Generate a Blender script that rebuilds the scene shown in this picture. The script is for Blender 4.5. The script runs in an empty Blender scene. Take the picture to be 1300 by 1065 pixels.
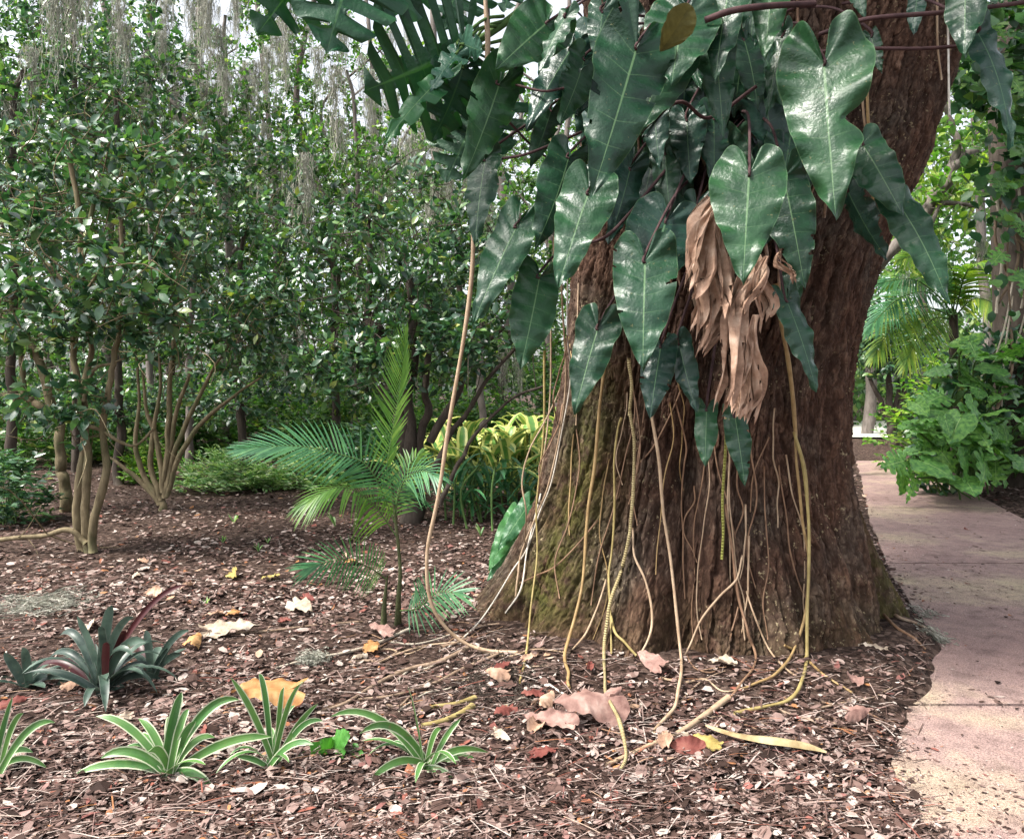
import bpy, math, random
import numpy as np
from mathutils import Vector
from mathutils.bvhtree import BVHTree

# ------------------------------------------------------------------ camera, light, exposure
scene = bpy.context.scene
COL = scene.collection
F, HOR, CAMH = 939.0, 490.0, 1.4          # focal length in photo pixels, horizon row, eye height
cam_data = bpy.data.cameras.new('camera')
cam = bpy.data.objects.new('camera', cam_data)
COL.objects.link(cam)
cam.location = (0, 0, CAMH)
cam.rotation_euler = (math.radians(90), 0, 0)
cam_data.sensor_width = 36.0
cam_data.lens = F / 1300.0 * 36.0
cam_data.shift_y = -(532.5 - HOR) / 1300.0
cam_data.clip_start = 0.05
cam_data.clip_end = 500
scene.camera = cam

SUN_EL, SUN_AZ = math.radians(56), math.radians(248)      # azimuth clockwise from +Y
world = bpy.data.worlds.new('World')
scene.world = world
world.use_nodes = True
wn, wl = world.node_tree.nodes, world.node_tree.links
wn.clear()
sky = wn.new('ShaderNodeTexSky')
sky.sky_type = 'NISHITA'
sky.sun_disc = False
sky.sun_elevation = SUN_EL
sky.sun_rotation = SUN_AZ
sky.dust_density = 4.0
hsv = wn.new('ShaderNodeHueSaturation')
hsv.inputs['Saturation'].default_value = 0.30
bg = wn.new('ShaderNodeBackground')
bg.inputs['Strength'].default_value = 0.14
wo = wn.new('ShaderNodeOutputWorld')
wl.new(sky.outputs[0], hsv.inputs['Color'])
wl.new(hsv.outputs[0], bg.inputs['Color'])
wl.new(bg.outputs[0], wo.inputs['Surface'])

sun_data = bpy.data.lights.new('sun', 'SUN')
sun_data.energy = 2.4
sun_data.angle = math.radians(9)
sun_data.color = (1.0, 0.95, 0.87)
sun = bpy.data.objects.new('sun', sun_data)
COL.objects.link(sun)
sdir = Vector((math.sin(SUN_AZ) * math.cos(SUN_EL), math.cos(SUN_AZ) * math.cos(SUN_EL), math.sin(SUN_EL)))
sun.rotation_euler = sdir.to_track_quat('Z', 'Y').to_euler()
sun.location = sdir * 30

scene.view_settings.view_transform = 'Standard'
scene.view_settings.look = 'None'
scene.view_settings.exposure = 1.6
scene.view_settings.gamma = 1.0
scene.view_settings.use_curve_mapping = False
scene.cycles.max_bounces = 6
scene.cycles.diffuse_bounces = 1
scene.cycles.glossy_bounces = 2
scene.cycles.transmission_bounces = 2
scene.cycles.transparent_max_bounces = 4

# ------------------------------------------------------------------ helpers
rng = np.random.default_rng(7)


def P(px, py, D):
    """point seen at photo pixel (px, py) at depth D (metres along the view)"""
    return np.array([(px - 650.0) / F * D, D, CAMH - (py - HOR) / F * D])


def hash2(ix, iy, s=0):
    h = (ix.astype(np.int64) * 374761393 + iy.astype(np.int64) * 668265263 + s * 974634777) & 0x7fffffff
    h = ((h ^ (h >> 13)) * 1274126177) & 0x7fffffff
    h = (h ^ (h >> 16)) & 0xffff
    return h / 65535.0


def vnoise(x, y, s=0):
    x = np.asarray(x, float); y = np.asarray(y, float)
    ix, iy = np.floor(x), np.floor(y)
    fx, fy = x - ix, y - iy
    fx = fx * fx * (3 - 2 * fx); fy = fy * fy * (3 - 2 * fy)
    a = hash2(ix, iy, s); b = hash2(ix + 1, iy, s); c = hash2(ix, iy + 1, s); d = hash2(ix + 1, iy + 1, s)
    return (a * (1 - fx) + b * fx) * (1 - fy) + (c * (1 - fx) + d * fx) * fy


def fbm(x, y, s=0, o=4):
    r, a, t = 0, 1.0, 0
    for i in range(o):
        r = r + a * vnoise(x * 2 ** i, y * 2 ** i, s + i * 17); t += a; a *= 0.5
    return r / t


def worley(x, y, s=0):
    ix, iy = np.floor(x), np.floor(y)
    f1 = np.full(np.shape(x), 9.0); f2 = f1.copy(); cid = np.zeros(np.shape(x))
    for dx in (-1, 0, 1):
        for dy in (-1, 0, 1):
            cx, cy = ix + dx, iy + dy
            d = np.hypot(cx + hash2(cx, cy, s) - x, cy + hash2(cx, cy, s + 5) - y)
            new = d < f1
            f2 = np.where(new, f1, np.minimum(f2, d))
            cid = np.where(new, hash2(cx, cy, s + 9), cid)
            f1 = np.where(new, d, f1)
    return f1, f2, cid


def sstep(a, b, x):
    t = np.clip((x - a) / (b - a), 0, 1)
    return t * t * (3 - 2 * t)


class MB:
    """collects vertices and faces, and builds ONE mesh object"""
    def __init__(self):
        self.v, self.f, self.uv, self.n = [], {3: [], 4: []}, [], 0

    def add(self, V, faces, uv=None):
        V = np.asarray(V, float).reshape(-1, 3)
        for fa in faces:
            fa = np.asarray(fa, np.int64)
            if fa.size:
                self.f[fa.shape[1]].append(fa + self.n)
        self.v.append(V)
        self.uv.append(np.zeros((len(V), 2)) if uv is None else np.asarray(uv, float).reshape(-1, 2))
        self.n += len(V)

    def grid(self, G, uv=None, mask=None, close=False):
        """G: (a, b, 3) array; mask: (a-1, b-1) keep"""
        a, b = G.shape[:2]
        idx = np.arange(a * b).reshape(a, b)
        if close:
            idx = np.concatenate([idx, idx[:, :1]], 1)
        q = np.stack([idx[:-1, :-1], idx[:-1, 1:], idx[1:, 1:], idx[1:, :-1]], -1)
        q = q[mask] if mask is not None else q.reshape(-1, 4)
        self.add(G, [q], uv)

    def tube(self, pts, rad, sides=6, sub=0, caps=True):
        pts = np.asarray(pts, float)
        rad = np.broadcast_to(np.asarray(rad, float), (len(pts),))
        if sub:
            pts, rad = smooth(pts, rad, sub)
        n = len(pts)
        T = np.gradient(pts, axis=0)
        T /= np.linalg.norm(T, axis=1, keepdims=True) + 1e-9
        ref = np.array([0.31, 0.17, 0.93]) if abs(T[:, 2]).mean() < 0.75 else np.array([0.93, 0.3, 0.1])
        A = np.cross(T, ref); A /= np.linalg.norm(A, axis=1, keepdims=True) + 1e-9
        B = np.cross(T, A)
        th = np.arange(sides) * 2 * np.pi / sides
        G = pts[:, None] + rad[:, None, None] * (A[:, None] * np.cos(th)[None, :, None] + B[:, None] * np.sin(th)[None, :, None])
        v0 = np.cumsum(np.r_[0, np.linalg.norm(np.diff(pts, axis=0), axis=1)])
        uv = np.stack([np.broadcast_to(th / 6.283, (n, sides)), np.broadcast_to(v0[:, None], (n, sides))], -1)
        self.grid(G, uv, close=True)
        if caps and sides <= 8:
            base = self.n - n * sides
            for i, r in ((0, 1), (n - 1, -1)):
                c = self.n
                self.v.append(pts[i:i + 1]); self.uv.append(np.array([[0, v0[i]]])); self.n += 1
                k = np.arange(sides)
                f = np.stack([base + i * sides + k, base + i * sides + (k + 1) % sides, np.full(sides, c)], 1)
                self.f[3].append(f[:, ::r])

    def build(self, name, mat, parent=None, flat=False, attr=None):
        V = np.concatenate(self.v); UV = np.concatenate(self.uv)
        if parent is not None:
            V = V - np.array(parent.location)
        me = bpy.data.meshes.new(name)
        q = np.concatenate(self.f[4]) if self.f[4] else np.zeros((0, 4), np.int64)
        t = np.concatenate(self.f[3]) if self.f[3] else np.zeros((0, 3), np.int64)
        loops = np.concatenate([q.ravel(), t.ravel()]).astype(np.int32)
        me.vertices.add(len(V)); me.vertices.foreach_set('co', V.astype(np.float32).ravel())
        me.loops.add(len(loops)); me.loops.foreach_set('vertex_index', loops)
        me.polygons.add(len(q) + len(t))
        st = np.r_[np.arange(len(q)) * 4, len(q) * 4 + np.arange(len(t)) * 3].astype(np.int32)
        me.polygons.foreach_set('loop_start', st)
        me.polygons.foreach_set('use_smooth', np.full(len(q) + len(t), not flat))
        uvl = me.uv_layers.new(name='uv')
        uvl.data.foreach_set('uv', UV[loops].astype(np.float32).ravel())
        if attr is not None:
            for k, a in attr.items():
                at = me.attributes.new(k, 'FLOAT', 'POINT')
                at.data.foreach_set('value', np.asarray(a, np.float32).ravel())
        me.update(calc_edges=True)
        me.materials.append(mat)
        o = bpy.data.objects.new(name, me)
        COL.objects.link(o)
        if parent is not None:
            o.parent = parent
        return o


def smooth(pts, rad, sub):
    """Catmull-Rom through pts"""
    p = np.vstack([2 * pts[0] - pts[1], pts, 2 * pts[-1] - pts[-2]])
    out, ro = [], []
    for i in range(len(pts) - 1):
        t = np.linspace(0, 1, sub, endpoint=False)[:, None]
        a, b, c, d = p[i], p[i + 1], p[i + 2], p[i + 3]
        out.append(0.5 * (2 * b + (c - a) * t + (2 * a - 5 * b + 4 * c - d) * t ** 2 + (3 * b - a - 3 * c + d) * t ** 3))
        ro.append(rad[i] + (rad[i + 1] - rad[i]) * t[:, 0])
    return np.vstack(out + [pts[-1:]]), np.concatenate(ro + [rad[-1:]])


def thing(name, label, cat, loc=(0, 0, 0), group=None):
    o = bpy.data.objects.new(name, None)
    o.empty_display_size = 0.1
    COL.objects.link(o)
    o.location = [float(c) for c in loc]
    return tag(o, label, cat, group)


def tag(o, label, cat, group=None):
    o['label'] = label; o['category'] = cat
    if group:
        o['group'] = group
    return o


def struct(o, kind='structure', label=None, cat=None):
    o['kind'] = kind
    if label: o['label'] = label
    if cat: o['category'] = cat
    return o


def nrm(v):
    v = np.asarray(v, float)
    return v / (np.linalg.norm(v, axis=-1, keepdims=True) + 1e-9)


# ------------------------------------------------------------------ materials
def newmat(name):
    m = bpy.data.materials.new(name)
    m.use_nodes = True
    nt = m.node_tree
    nt.nodes.clear()
    out = nt.nodes.new('ShaderNodeOutputMaterial')
    return m, nt, out


def ramp(nt, fac, stops, interp='LINEAR'):
    r = nt.nodes.new('ShaderNodeValToRGB')
    r.color_ramp.interpolation = interp
    e = r.color_ramp.elements
    while len(e) < len(stops):
        e.new(0.5)
    for el, (p, c) in zip(e, stops):
        el.position = p
        el.color = (*c, 1) if len(c) == 3 else c
    nt.links.new(fac, r.inputs[0])
    return r.outputs[0]


def mixc(nt, fac, a, b, mode='MIX'):
    m = nt.nodes.new('ShaderNodeMix')
    m.data_type = 'RGBA'; m.blend_type = mode
    for i, val in ((0, fac), (6, a), (7, b)):
        if hasattr(val, 'links'):
            nt.links.new(val, m.inputs[i])
        else:
            m.inputs[i].default_value = val if i == 0 else (*val, 1)
    return m.outputs[2]


def math_(nt, op, a, b=None, c=None, clamp=False):
    m = nt.nodes.new('ShaderNodeMath'); m.operation = op; m.use_clamp = clamp
    for i, val in enumerate((a, b, c)):
        if val is None: continue
        if hasattr(val, 'links'): nt.links.new(val, m.inputs[i])
        else: m.inputs[i].default_value = val
    return m.outputs[0]


def noise(nt, scale, detail=4, rough=0.55, vec=None, out=0, dist=0.0):
    n = nt.nodes.new('ShaderNodeTexNoise')
    n.inputs['Scale'].default_value = scale
    n.inputs['Detail'].default_value = detail
    n.inputs['Roughness'].default_value = rough
    n.inputs['Distortion'].default_value = dist
    if vec is not None: nt.links.new(vec, n.inputs['Vector'])
    return n.outputs[out]


def coord(nt, which='Object'):
    return nt.nodes.new('ShaderNodeTexCoord').outputs[which]


def mapping(nt, vec, scale):
    m = nt.nodes.new('ShaderNodeMapping')
    m.inputs['Scale'].default_value = scale
    nt.links.new(vec, m.inputs['Vector'])
    return m.outputs[0]


def bump(nt, h, dist, strength=1.0):
    b = nt.nodes.new('ShaderNodeBump')
    b.inputs['Strength'].default_value = strength
    b.inputs['Distance'].default_value = dist
    nt.links.new(h, b.inputs['Height'])
    return b.outputs[0]


def surf_out(nt, out, color, rough=0.5, spec=0.5, normal=None, trans=0.0, tcol=None, coat=0.0):
    p = nt.nodes.new('ShaderNodeBsdfPrincipled')
    for key, val in (('Base Color', color), ('Roughness', rough), ('Specular IOR Level', spec), ('Normal', normal)):
        if val is None: continue
        if hasattr(val, 'links'): nt.links.new(val, p.inputs[key])
        else: p.inputs[key].default_value = (*val, 1) if key == 'Base Color' else val
    if coat:
        p.inputs['Coat Weight'].default_value = coat
        p.inputs['Coat Roughness'].default_value = 0.25
    s = p.outputs[0]
    if trans:
        t = nt.nodes.new('ShaderNodeBsdfTranslucent')
        tc = tcol if tcol is not None else color
        if hasattr(tc, 'links'): nt.links.new(tc, t.inputs[0])
        else: t.inputs[0].default_value = (*tc, 1)
        mx = nt.nodes.new('ShaderNodeMixShader'); mx.inputs[0].default_value = trans
        nt.links.new(s, mx.inputs[1]); nt.links.new(t.outputs[0], mx.inputs[2])
        s = mx.outputs[0]
    nt.links.new(s, out.inputs[0])


def island(nt):
    return nt.nodes.new('ShaderNodeNewGeometry').outputs['Random Per Island']


def leafmat(name, stops, rough=0.35, spec=0.5, trans=0.25, tmul=(1.6, 1.9, 0.7), coat=0.0):
    m, nt, out = newmat(name)
    c = ramp(nt, island(nt), stops)
    n = noise(nt, 30, 3, vec=coord(nt))
    c = mixc(nt, 0.5, c, ramp(nt, n, [(0.3, (0.6, 0.6, 0.6)), (0.7, (1.3, 1.3, 1.3))]), 'MULTIPLY')
    tc = mixc(nt, 1.0, c, tmul, 'MULTIPLY')
    surf_out(nt, out, c, rough, spec, None, trans, tc, coat)
    return m


def barkmat(name, c1, c2, scale=14, moss=None, d=0.012):
    m, nt, out = newmat(name)
    co = mapping(nt, coord(nt), (1, 1, 0.3))
    n = noise(nt, scale, 6, 0.65, co)
    c = ramp(nt, n, [(0.3, c1), (0.7, c2)])
    if moss:
        g = noise(nt, 3.0, 3, vec=coord(nt))
        c = mixc(nt, math_(nt, 'MULTIPLY', ramp(nt, g, [(0.5, (0, 0, 0)), (0.65, (1, 1, 1))]), 0.7), c, moss)
    surf_out(nt, out, c, 0.85, 0.2, bump(nt, n, d))
    return m


def bigleaf(name, base, base2, vein, rough=0.3, nveins=9, trans=0.12, spots=True, coat=0.0):
    """uv.x: 0 at midrib .. 1 at margin, uv.y: runs from the leaf sinus to the tip along the veins"""
    m, nt, out = newmat(name)
    uv = nt.nodes.new('ShaderNodeUVMap'); uv.uv_map = 'uv'
    sp = nt.nodes.new('ShaderNodeSeparateXYZ'); nt.links.new(uv.outputs[0], sp.inputs[0])
    u, v = sp.outputs[0], sp.outputs[1]
    n = noise(nt, 9, 4, vec=coord(nt))
    oi = nt.nodes.new('ShaderNodeObjectInfo').outputs['Random']
    c = mixc(nt, ramp(nt, n, [(0.35, (0, 0, 0)), (0.65, (1, 1, 1))]), base, base2)
    c = mixc(nt, 0.5, c, ramp(nt, oi, [(0, (0.5, 0.55, 0.62)), (0.5, (1, 1, 1)), (0.8, (1.3, 1.2, 1.0)), (1, (1.7, 1.4, 0.8))]), 'MULTIPLY')
    fr = math_(nt, 'FRACT', math_(nt, 'MULTIPLY', v, float(nveins)))
    dist = math_(nt, 'ABSOLUTE', math_(nt, 'SUBTRACT', fr, 0.5))
    line = math_(nt, 'GREATER_THAN', dist, 0.478)
    vm = math_(nt, 'MULTIPLY', math_(nt, 'SUBTRACT', 1.0, u), math_(nt, 'MULTIPLY', line, 0.38))
    c = mixc(nt, vm, c, vein)
    mid = ramp(nt, u, [(0.0, (0.9, 0.9, 0.9)), (0.016, (0.9, 0.9, 0.9)), (0.036, (0, 0, 0))])
    c = mixc(nt, mid, c, vein)
    edge = ramp(nt, u, [(0.965, (0, 0, 0)), (0.99, (0.45, 0.45, 0.45))])
    c = mixc(nt, edge, c, vein)
    if spots:
        s = noise(nt, 60, 2, vec=coord(nt))
        c = mixc(nt, ramp(nt, s, [(0.69, (0, 0, 0)), (0.74, (0.7, 0.7, 0.7))]), c, (0.13, 0.13, 0.06))
    fine = noise(nt, 45, 3, vec=coord(nt))
    rn = noise(nt, 5, 6, 0.7, coord(nt))
    rr = ramp(nt, rn, [(0.3, (rough * 0.75,) * 3), (0.7, (rough * 1.7,) * 3)])
    tc = mixc(nt, 1.0, c, (1.5, 2.0, 0.6), 'MULTIPLY')
    surf_out(nt, out, c, rr, 0.38, bump(nt, fine, 0.006, 0.6), trans, tc, coat)
    return m


M = {}
M['cam_leaf'] = leafmat('camellia_leaf', [(0, (0.014, 0.048, 0.024)), (0.4, (0.036, 0.102, 0.050)), (0.75, (0.075, 0.165, 0.080)), (0.96, (0.15, 0.26, 0.08)), (1, (0.3, 0.32, 0.07))], 0.33, 0.75, 0.22)
M['cam_leaf_light'] = leafmat('camellia_leaf_light', [(0, (0.03, 0.085, 0.022)), (0.5, (0.06, 0.15, 0.04)), (0.9, (0.12, 0.23, 0.05)), (1, (0.3, 0.34, 0.08))], 0.38, 0.5, 0.35)
M['far_leaf'] = leafmat('far_leaf', [(0, (0.02, 0.06, 0.02)), (0.5, (0.05, 0.12, 0.035)), (0.9, (0.11, 0.2, 0.05)), (1, (0.2, 0.24, 0.08))], 0.5, 0.4, 0.35)
M['lime_leaf'] = leafmat('lime_leaf', [(0, (0.06, 0.16, 0.03)), (0.6, (0.14, 0.28, 0.05)), (1, (0.35, 0.42, 0.10))], 0.45, 0.4, 0.4)
M['fern_leaf'] = leafmat('fern_leaf', [(0, (0.06, 0.16, 0.05)), (0.5, (0.22, 0.38, 0.15)), (1, (0.55, 0.62, 0.40))], 0.45, 0.4, 0.3)
M['palm_leaf'] = leafmat('palm_leaf', [(0, (0.04, 0.13, 0.06)), (0.6, (0.07, 0.2, 0.09)), (1, (0.12, 0.27, 0.11))], 0.4, 0.5, 0.25)
M['palm_young'] = leafmat('palm_young', [(0, (0.06, 0.145, 0.03)), (0.6, (0.10, 0.21, 0.04)), (1, (0.18, 0.29, 0.06))], 0.4, 0.5, 0.35)
M['palm_yellow'] = leafmat('palm_yellow', [(0, (0.06, 0.15, 0.03)), (0.6, (0.16, 0.26, 0.04)), (1, (0.32, 0.38, 0.06))], 0.4, 0.5, 0.35)
M['weed'] = leafmat('weed_leaf', [(0, (0.05, 0.19, 0.03)), (1, (0.09, 0.27, 0.05))], 0.45, 0.4, 0.3)
M['moss'] = leafmat('spanish_moss', [(0, (0.20, 0.21, 0.17)), (0.5, (0.34, 0.34, 0.28)), (1, (0.5, 0.48, 0.42))], 0.9, 0.1, 0.25, (1, 1, 1))
M['phil'] = bigleaf('philodendron_leaf', (0.009, 0.038, 0.019), (0.019, 0.068, 0.031), (0.105, 0.19, 0.09), 0.31, 9, 0.10, True)
M['phil_dark'] = bigleaf('philodendron_dark_leaf', (0.012, 0.04, 0.028), (0.02, 0.06, 0.04), (0.08, 0.16, 0.08), 0.28, 9, 0.06, True)
M['mon'] = bigleaf('monstera_leaf', (0.014, 0.06, 0.03), (0.024, 0.085, 0.038), (0.05, 0.13, 0.05), 0.33, 8, 0.12, False)
M['mon_pale'] = bigleaf('monstera_pale_leaf', (0.03, 0.12, 0.045), (0.055, 0.18, 0.065), (0.14, 0.26, 0.11), 0.33, 8, 0.2, False)
M['mon_teal'] = bigleaf('monstera_teal_leaf', (0.03, 0.10, 0.065), (0.05, 0.14, 0.085), (0.10, 0.2, 0.11), 0.36, 8, 0.12, False)
M['strap_dark'] = bigleaf('dark_strap_leaf', (0.045, 0.10, 0.07), (0.08, 0.15, 0.11), (0.10, 0.17, 0.13), 0.36, 0, 0.05, False)
M['petiole'] = barkmat('petiole', (0.035, 0.02, 0.022), (0.09, 0.05, 0.05), 20, None, 0.002)
M['green_stem'] = barkmat('green_stem', (0.05, 0.10, 0.03), (0.10, 0.17, 0.05), 20, None, 0.002)
M['cam_bark'] = barkmat('camellia_bark', (0.085, 0.066, 0.038), (0.25, 0.20, 0.12), 22, (0.09, 0.10, 0.045), 0.006)
M['dark_bark'] = barkmat('dark_bark', (0.035, 0.027, 0.022), (0.10, 0.08, 0.065), 14, None, 0.012)
M['grey_bark'] = barkmat('grey_bark', (0.09, 0.075, 0.065), (0.22, 0.19, 0.17), 14, None, 0.012)
M['stick'] = barkmat('dry_stick', (0.14, 0.09, 0.06), (0.34, 0.25, 0.18), 25, None, 0.004)
M['pale_stick'] = barkmat('pale_stick', (0.30, 0.25, 0.19), (0.55, 0.49, 0.40), 25, None, 0.004)


def rootmat(name, c1, c2, rings=0.0):
    m, nt, out = newmat(name)
    n = noise(nt, 18, 4, vec=coord(nt))
    c = ramp(nt, n, [(0.3, c1), (0.7, c2)])
    h = n
    if rings:
        uv = nt.nodes.new('ShaderNodeUVMap'); uv.uv_map = 'uv'
        sp = nt.nodes.new('ShaderNodeSeparateXYZ'); nt.links.new(uv.outputs[0], sp.inputs[0])
        s = math_(nt, 'SINE', math_(nt, 'MULTIPLY', sp.outputs[1], rings))
        h = math_(nt, 'ADD', math_(nt, 'MULTIPLY', s, 0.5), n)
        c = mixc(nt, ramp(nt, s, [(0.6, (0, 0, 0)), (0.98, (0.32, 0.32, 0.32))]), c, (0.16, 0.10, 0.05))
    surf_out(nt, out, c, 0.6, 0.35, bump(nt, h, 0.004))
    return m


M['root_yellow'] = rootmat('yellow_root', (0.20, 0.15, 0.05), (0.34, 0.27, 0.11))
M['root_ring'] = rootmat('ringed_root', (0.26, 0.205, 0.095), (0.40, 0.33, 0.17), 520)
M['root_ochre'] = rootmat('ochre_root', (0.20, 0.125, 0.05), (0.33, 0.225, 0.10))
M['root_tan'] = rootmat('tan_root', (0.27, 0.18, 0.11), (0.42, 0.31, 0.21))
M['root_brown'] = rootmat('brown_root', (0.13, 0.07, 0.04), (0.25, 0.15, 0.09))
M['root_pale'] = rootmat('pale_root', (0.42, 0.37, 0.31), (0.62, 0.57, 0.5))
M['root_green'] = rootmat('green_root', (0.17, 0.18, 0.03), (0.30, 0.30, 0.07), 400)


def drymat(name, c1, c2, c3):
    m, nt, out = newmat(name)
    co = coord(nt)
    n = noise(nt, 14, 5, 0.6, co)
    c = ramp(nt, n, [(0.28, c1), (0.5, c2), (0.72, c3)])
    surf_out(nt, out, c, 0.7, 0.25, bump(nt, n, 0.006), 0.15)
    return m


M['dead'] = drymat('dead_leaf', (0.17, 0.095, 0.06), (0.42, 0.265, 0.185), (0.62, 0.46, 0.35))
M['dead_pink'] = drymat('dry_pink_leaf', (0.14, 0.07, 0.06), (0.30, 0.18, 0.15), (0.48, 0.34, 0.29))
M['dead_orange'] = drymat('dry_orange_leaf', (0.22, 0.09, 0.03), (0.40, 0.2, 0.075), (0.52, 0.32, 0.15))
M['dead_red'] = drymat('dry_red_leaf', (0.09, 0.022, 0.018), (0.17, 0.05, 0.04), (0.25, 0.10, 0.075))
M['dead_pale'] = drymat('dry_pale_leaf', (0.22, 0.16, 0.11), (0.42, 0.34, 0.26), (0.6, 0.53, 0.45))
M['dead_yellow'] = drymat('dry_yellow_leaf', (0.24, 0.17, 0.05), (0.36, 0.28, 0.09), (0.42, 0.35, 0.16))


def varmat(name, green, green2, white, back=None, w0=0.6):
    """strap leaf with pale margins: uv.x 0 centre .. 1 margin"""
    m, nt, out = newmat(name)
    uv = nt.nodes.new('ShaderNodeUVMap'); uv.uv_map = 'uv'
    sp = nt.nodes.new('ShaderNodeSeparateXYZ'); nt.links.new(uv.outputs[0], sp.inputs[0])
    n = noise(nt, 9, 5, 0.65, coord(nt))
    oi = nt.nodes.new('ShaderNodeObjectInfo').outputs['Random']
    c = mixc(nt, ramp(nt, math_(nt, 'ADD', n, math_(nt, 'MULTIPLY', math_(nt, 'SUBTRACT', oi, 0.5), 0.3)), [(0.33, (0, 0, 0)), (0.67, (1, 1, 1))]), green, green2)
    dn = noise(nt, 24, 4, 0.7, coord(nt))
    c = mixc(nt, ramp(nt, dn, [(0.62, (0, 0, 0)), (0.72, (0.6, 0.6, 0.6))]), c, (0.16, 0.12, 0.06))
    e = ramp(nt, math_(nt, 'ADD', sp.outputs[0], math_(nt, 'MULTIPLY', math_(nt, 'SUBTRACT', n, 0.5), 0.35)), [(w0, (0, 0, 0)), (w0 + 0.08, (1, 1, 1))])
    c = mixc(nt, e, c, white)
    st = noise(nt, 5, 2, vec=mapping(nt, uv.outputs[0], (9, 0.4, 1)))
    c = mixc(nt, ramp(nt, st, [(0.6, (0, 0, 0)), (0.7, (0.35, 0.35, 0.35))]), c, white)
    if back:
        bf = nt.nodes.new('ShaderNodeNewGeometry').outputs['Backfacing']
        c = mixc(nt, bf, c, back)
    surf_out(nt, out, c, 0.4, 0.45, None, 0.2)
    return m


M['varie'] = varmat('variegated_strap', (0.05, 0.15, 0.035), (0.10, 0.22, 0.05), (0.50, 0.55, 0.38), None, 0.70)
M['ginger'] = varmat('ginger_leaf', (0.10, 0.27, 0.05), (0.25, 0.40, 0.07), (0.66, 0.68, 0.20), None, 0.45)
M['ginger_green'] = varmat('plain_strap', (0.035, 0.14, 0.05), (0.06, 0.2, 0.07), (0.12, 0.28, 0.12), None, 0.9)
M['rhoeo'] = varmat('purple_backed_strap', (0.014, 0.030, 0.024), (0.085, 0.135, 0.10), (0.13, 0.155, 0.13), None, 0.86)
M['rhoeo_back'] = varmat('maroon_strap', (0.045, 0.010, 0.012), (0.08, 0.018, 0.02), (0.10, 0.03, 0.03), None, 0.9)

# litter: each chip its own colour
m, nt, out = newmat('leaf_litter')
c = ramp(nt, island(nt), [(0.0, (0.018, 0.011, 0.009)), (0.22, (0.05, 0.03, 0.024)), (0.45, (0.125, 0.077, 0.064)), (0.65, (0.235, 0.16, 0.14)),
                          (0.80, (0.37, 0.285, 0.25)), (0.90, (0.45, 0.385, 0.345)), (0.94, (0.20, 0.085, 0.075)), (0.97, (0.24, 0.085, 0.06)), (0.985, (0.33, 0.16, 0.07)), (1.0, (0.48, 0.43, 0.38))])
n = noise(nt, 40, 3, vec=coord(nt))
c = mixc(nt, 0.6, c, ramp(nt, n, [(0.3, (0.55, 0.55, 0.55)), (0.7, (1.25, 1.25, 1.25))]), 'MULTIPLY')
surf_out(nt, out, c, 0.75, 0.12, None, 0.05)
M['litter'] = m

m, nt, out = newmat('soil')
co = coord(nt)
n = noise(nt, 22, 8, 0.7, co)
vo = nt.nodes.new('ShaderNodeTexVoronoi'); vo.inputs['Scale'].default_value = 38
nt.links.new(mapping(nt, co, (1, 1, 1)), vo.inputs['Vector'])
c = ramp(nt, n, [(0.3, (0.010, 0.006, 0.005)), (0.55, (0.032, 0.019, 0.014)), (0.75, (0.085, 0.055, 0.042))])
c2 = ramp(nt, vo.outputs['Color'], [(0.2, (0.015, 0.009, 0.007)), (0.6, (0.10, 0.062, 0.048)), (0.9, (0.28, 0.2, 0.165))])
c = mixc(nt, 0.45, c, c2)
surf_out(nt, out, c, 0.95, 0.15, bump(nt, n, 0.03))
M['soil'] = m

m, nt, out = newmat('path_concrete')
co = coord(nt)
big = noise(nt, 0.9, 4, 0.6, co)
mid = noise(nt, 9, 6, 0.7, co)
fine = noise(nt, 120, 4, 0.7, co)
c = ramp(nt, big, [(0.32, (0.24, 0.16, 0.15)), (0.5, (0.30, 0.21, 0.19)), (0.68, (0.40, 0.33, 0.23))])
c = mixc(nt, 0.8, c, ramp(nt, mid, [(0.3, (0.55, 0.52, 0.52)), (0.5, (1, 1, 1)), (0.75, (1.25, 1.22, 1.15))]), 'MULTIPLY')
c = mixc(nt, 0.7, c, ramp(nt, fine, [(0.35, (0.5, 0.48, 0.47)), (0.55, (1.05, 1.05, 1.05))]), 'MULTIPLY')
gr = noise(nt, 170, 2, 0.5, co)
c = mixc(nt, 0.8, c, ramp(nt, gr, [(0.3, (0.4, 0.38, 0.37)), (0.5, (1.0, 1.0, 1.0)), (0.68, (1.35, 1.3, 1.25))]), 'MULTIPLY')
sm = noise(nt, 3.5, 6, 0.75, co)
c = mixc(nt, ramp(nt, sm, [(0.58, (0, 0, 0)), (0.72, (0.55, 0.55, 0.55))]), c, (0.12, 0.085, 0.07))
surf_out(nt, out, c, 0.85, 0.25, bump(nt, fine, 0.004))
M['path'] = m

m, nt, out = newmat('pale_clearing')
n = noise(nt, 2, 5, vec=coord(nt))
surf_out(nt, out, ramp(nt, n, [(0.35, (0.42, 0.42, 0.36)), (0.65, (0.62, 0.6, 0.55))]), 0.9, 0.2)
M['clearing'] = m

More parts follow.
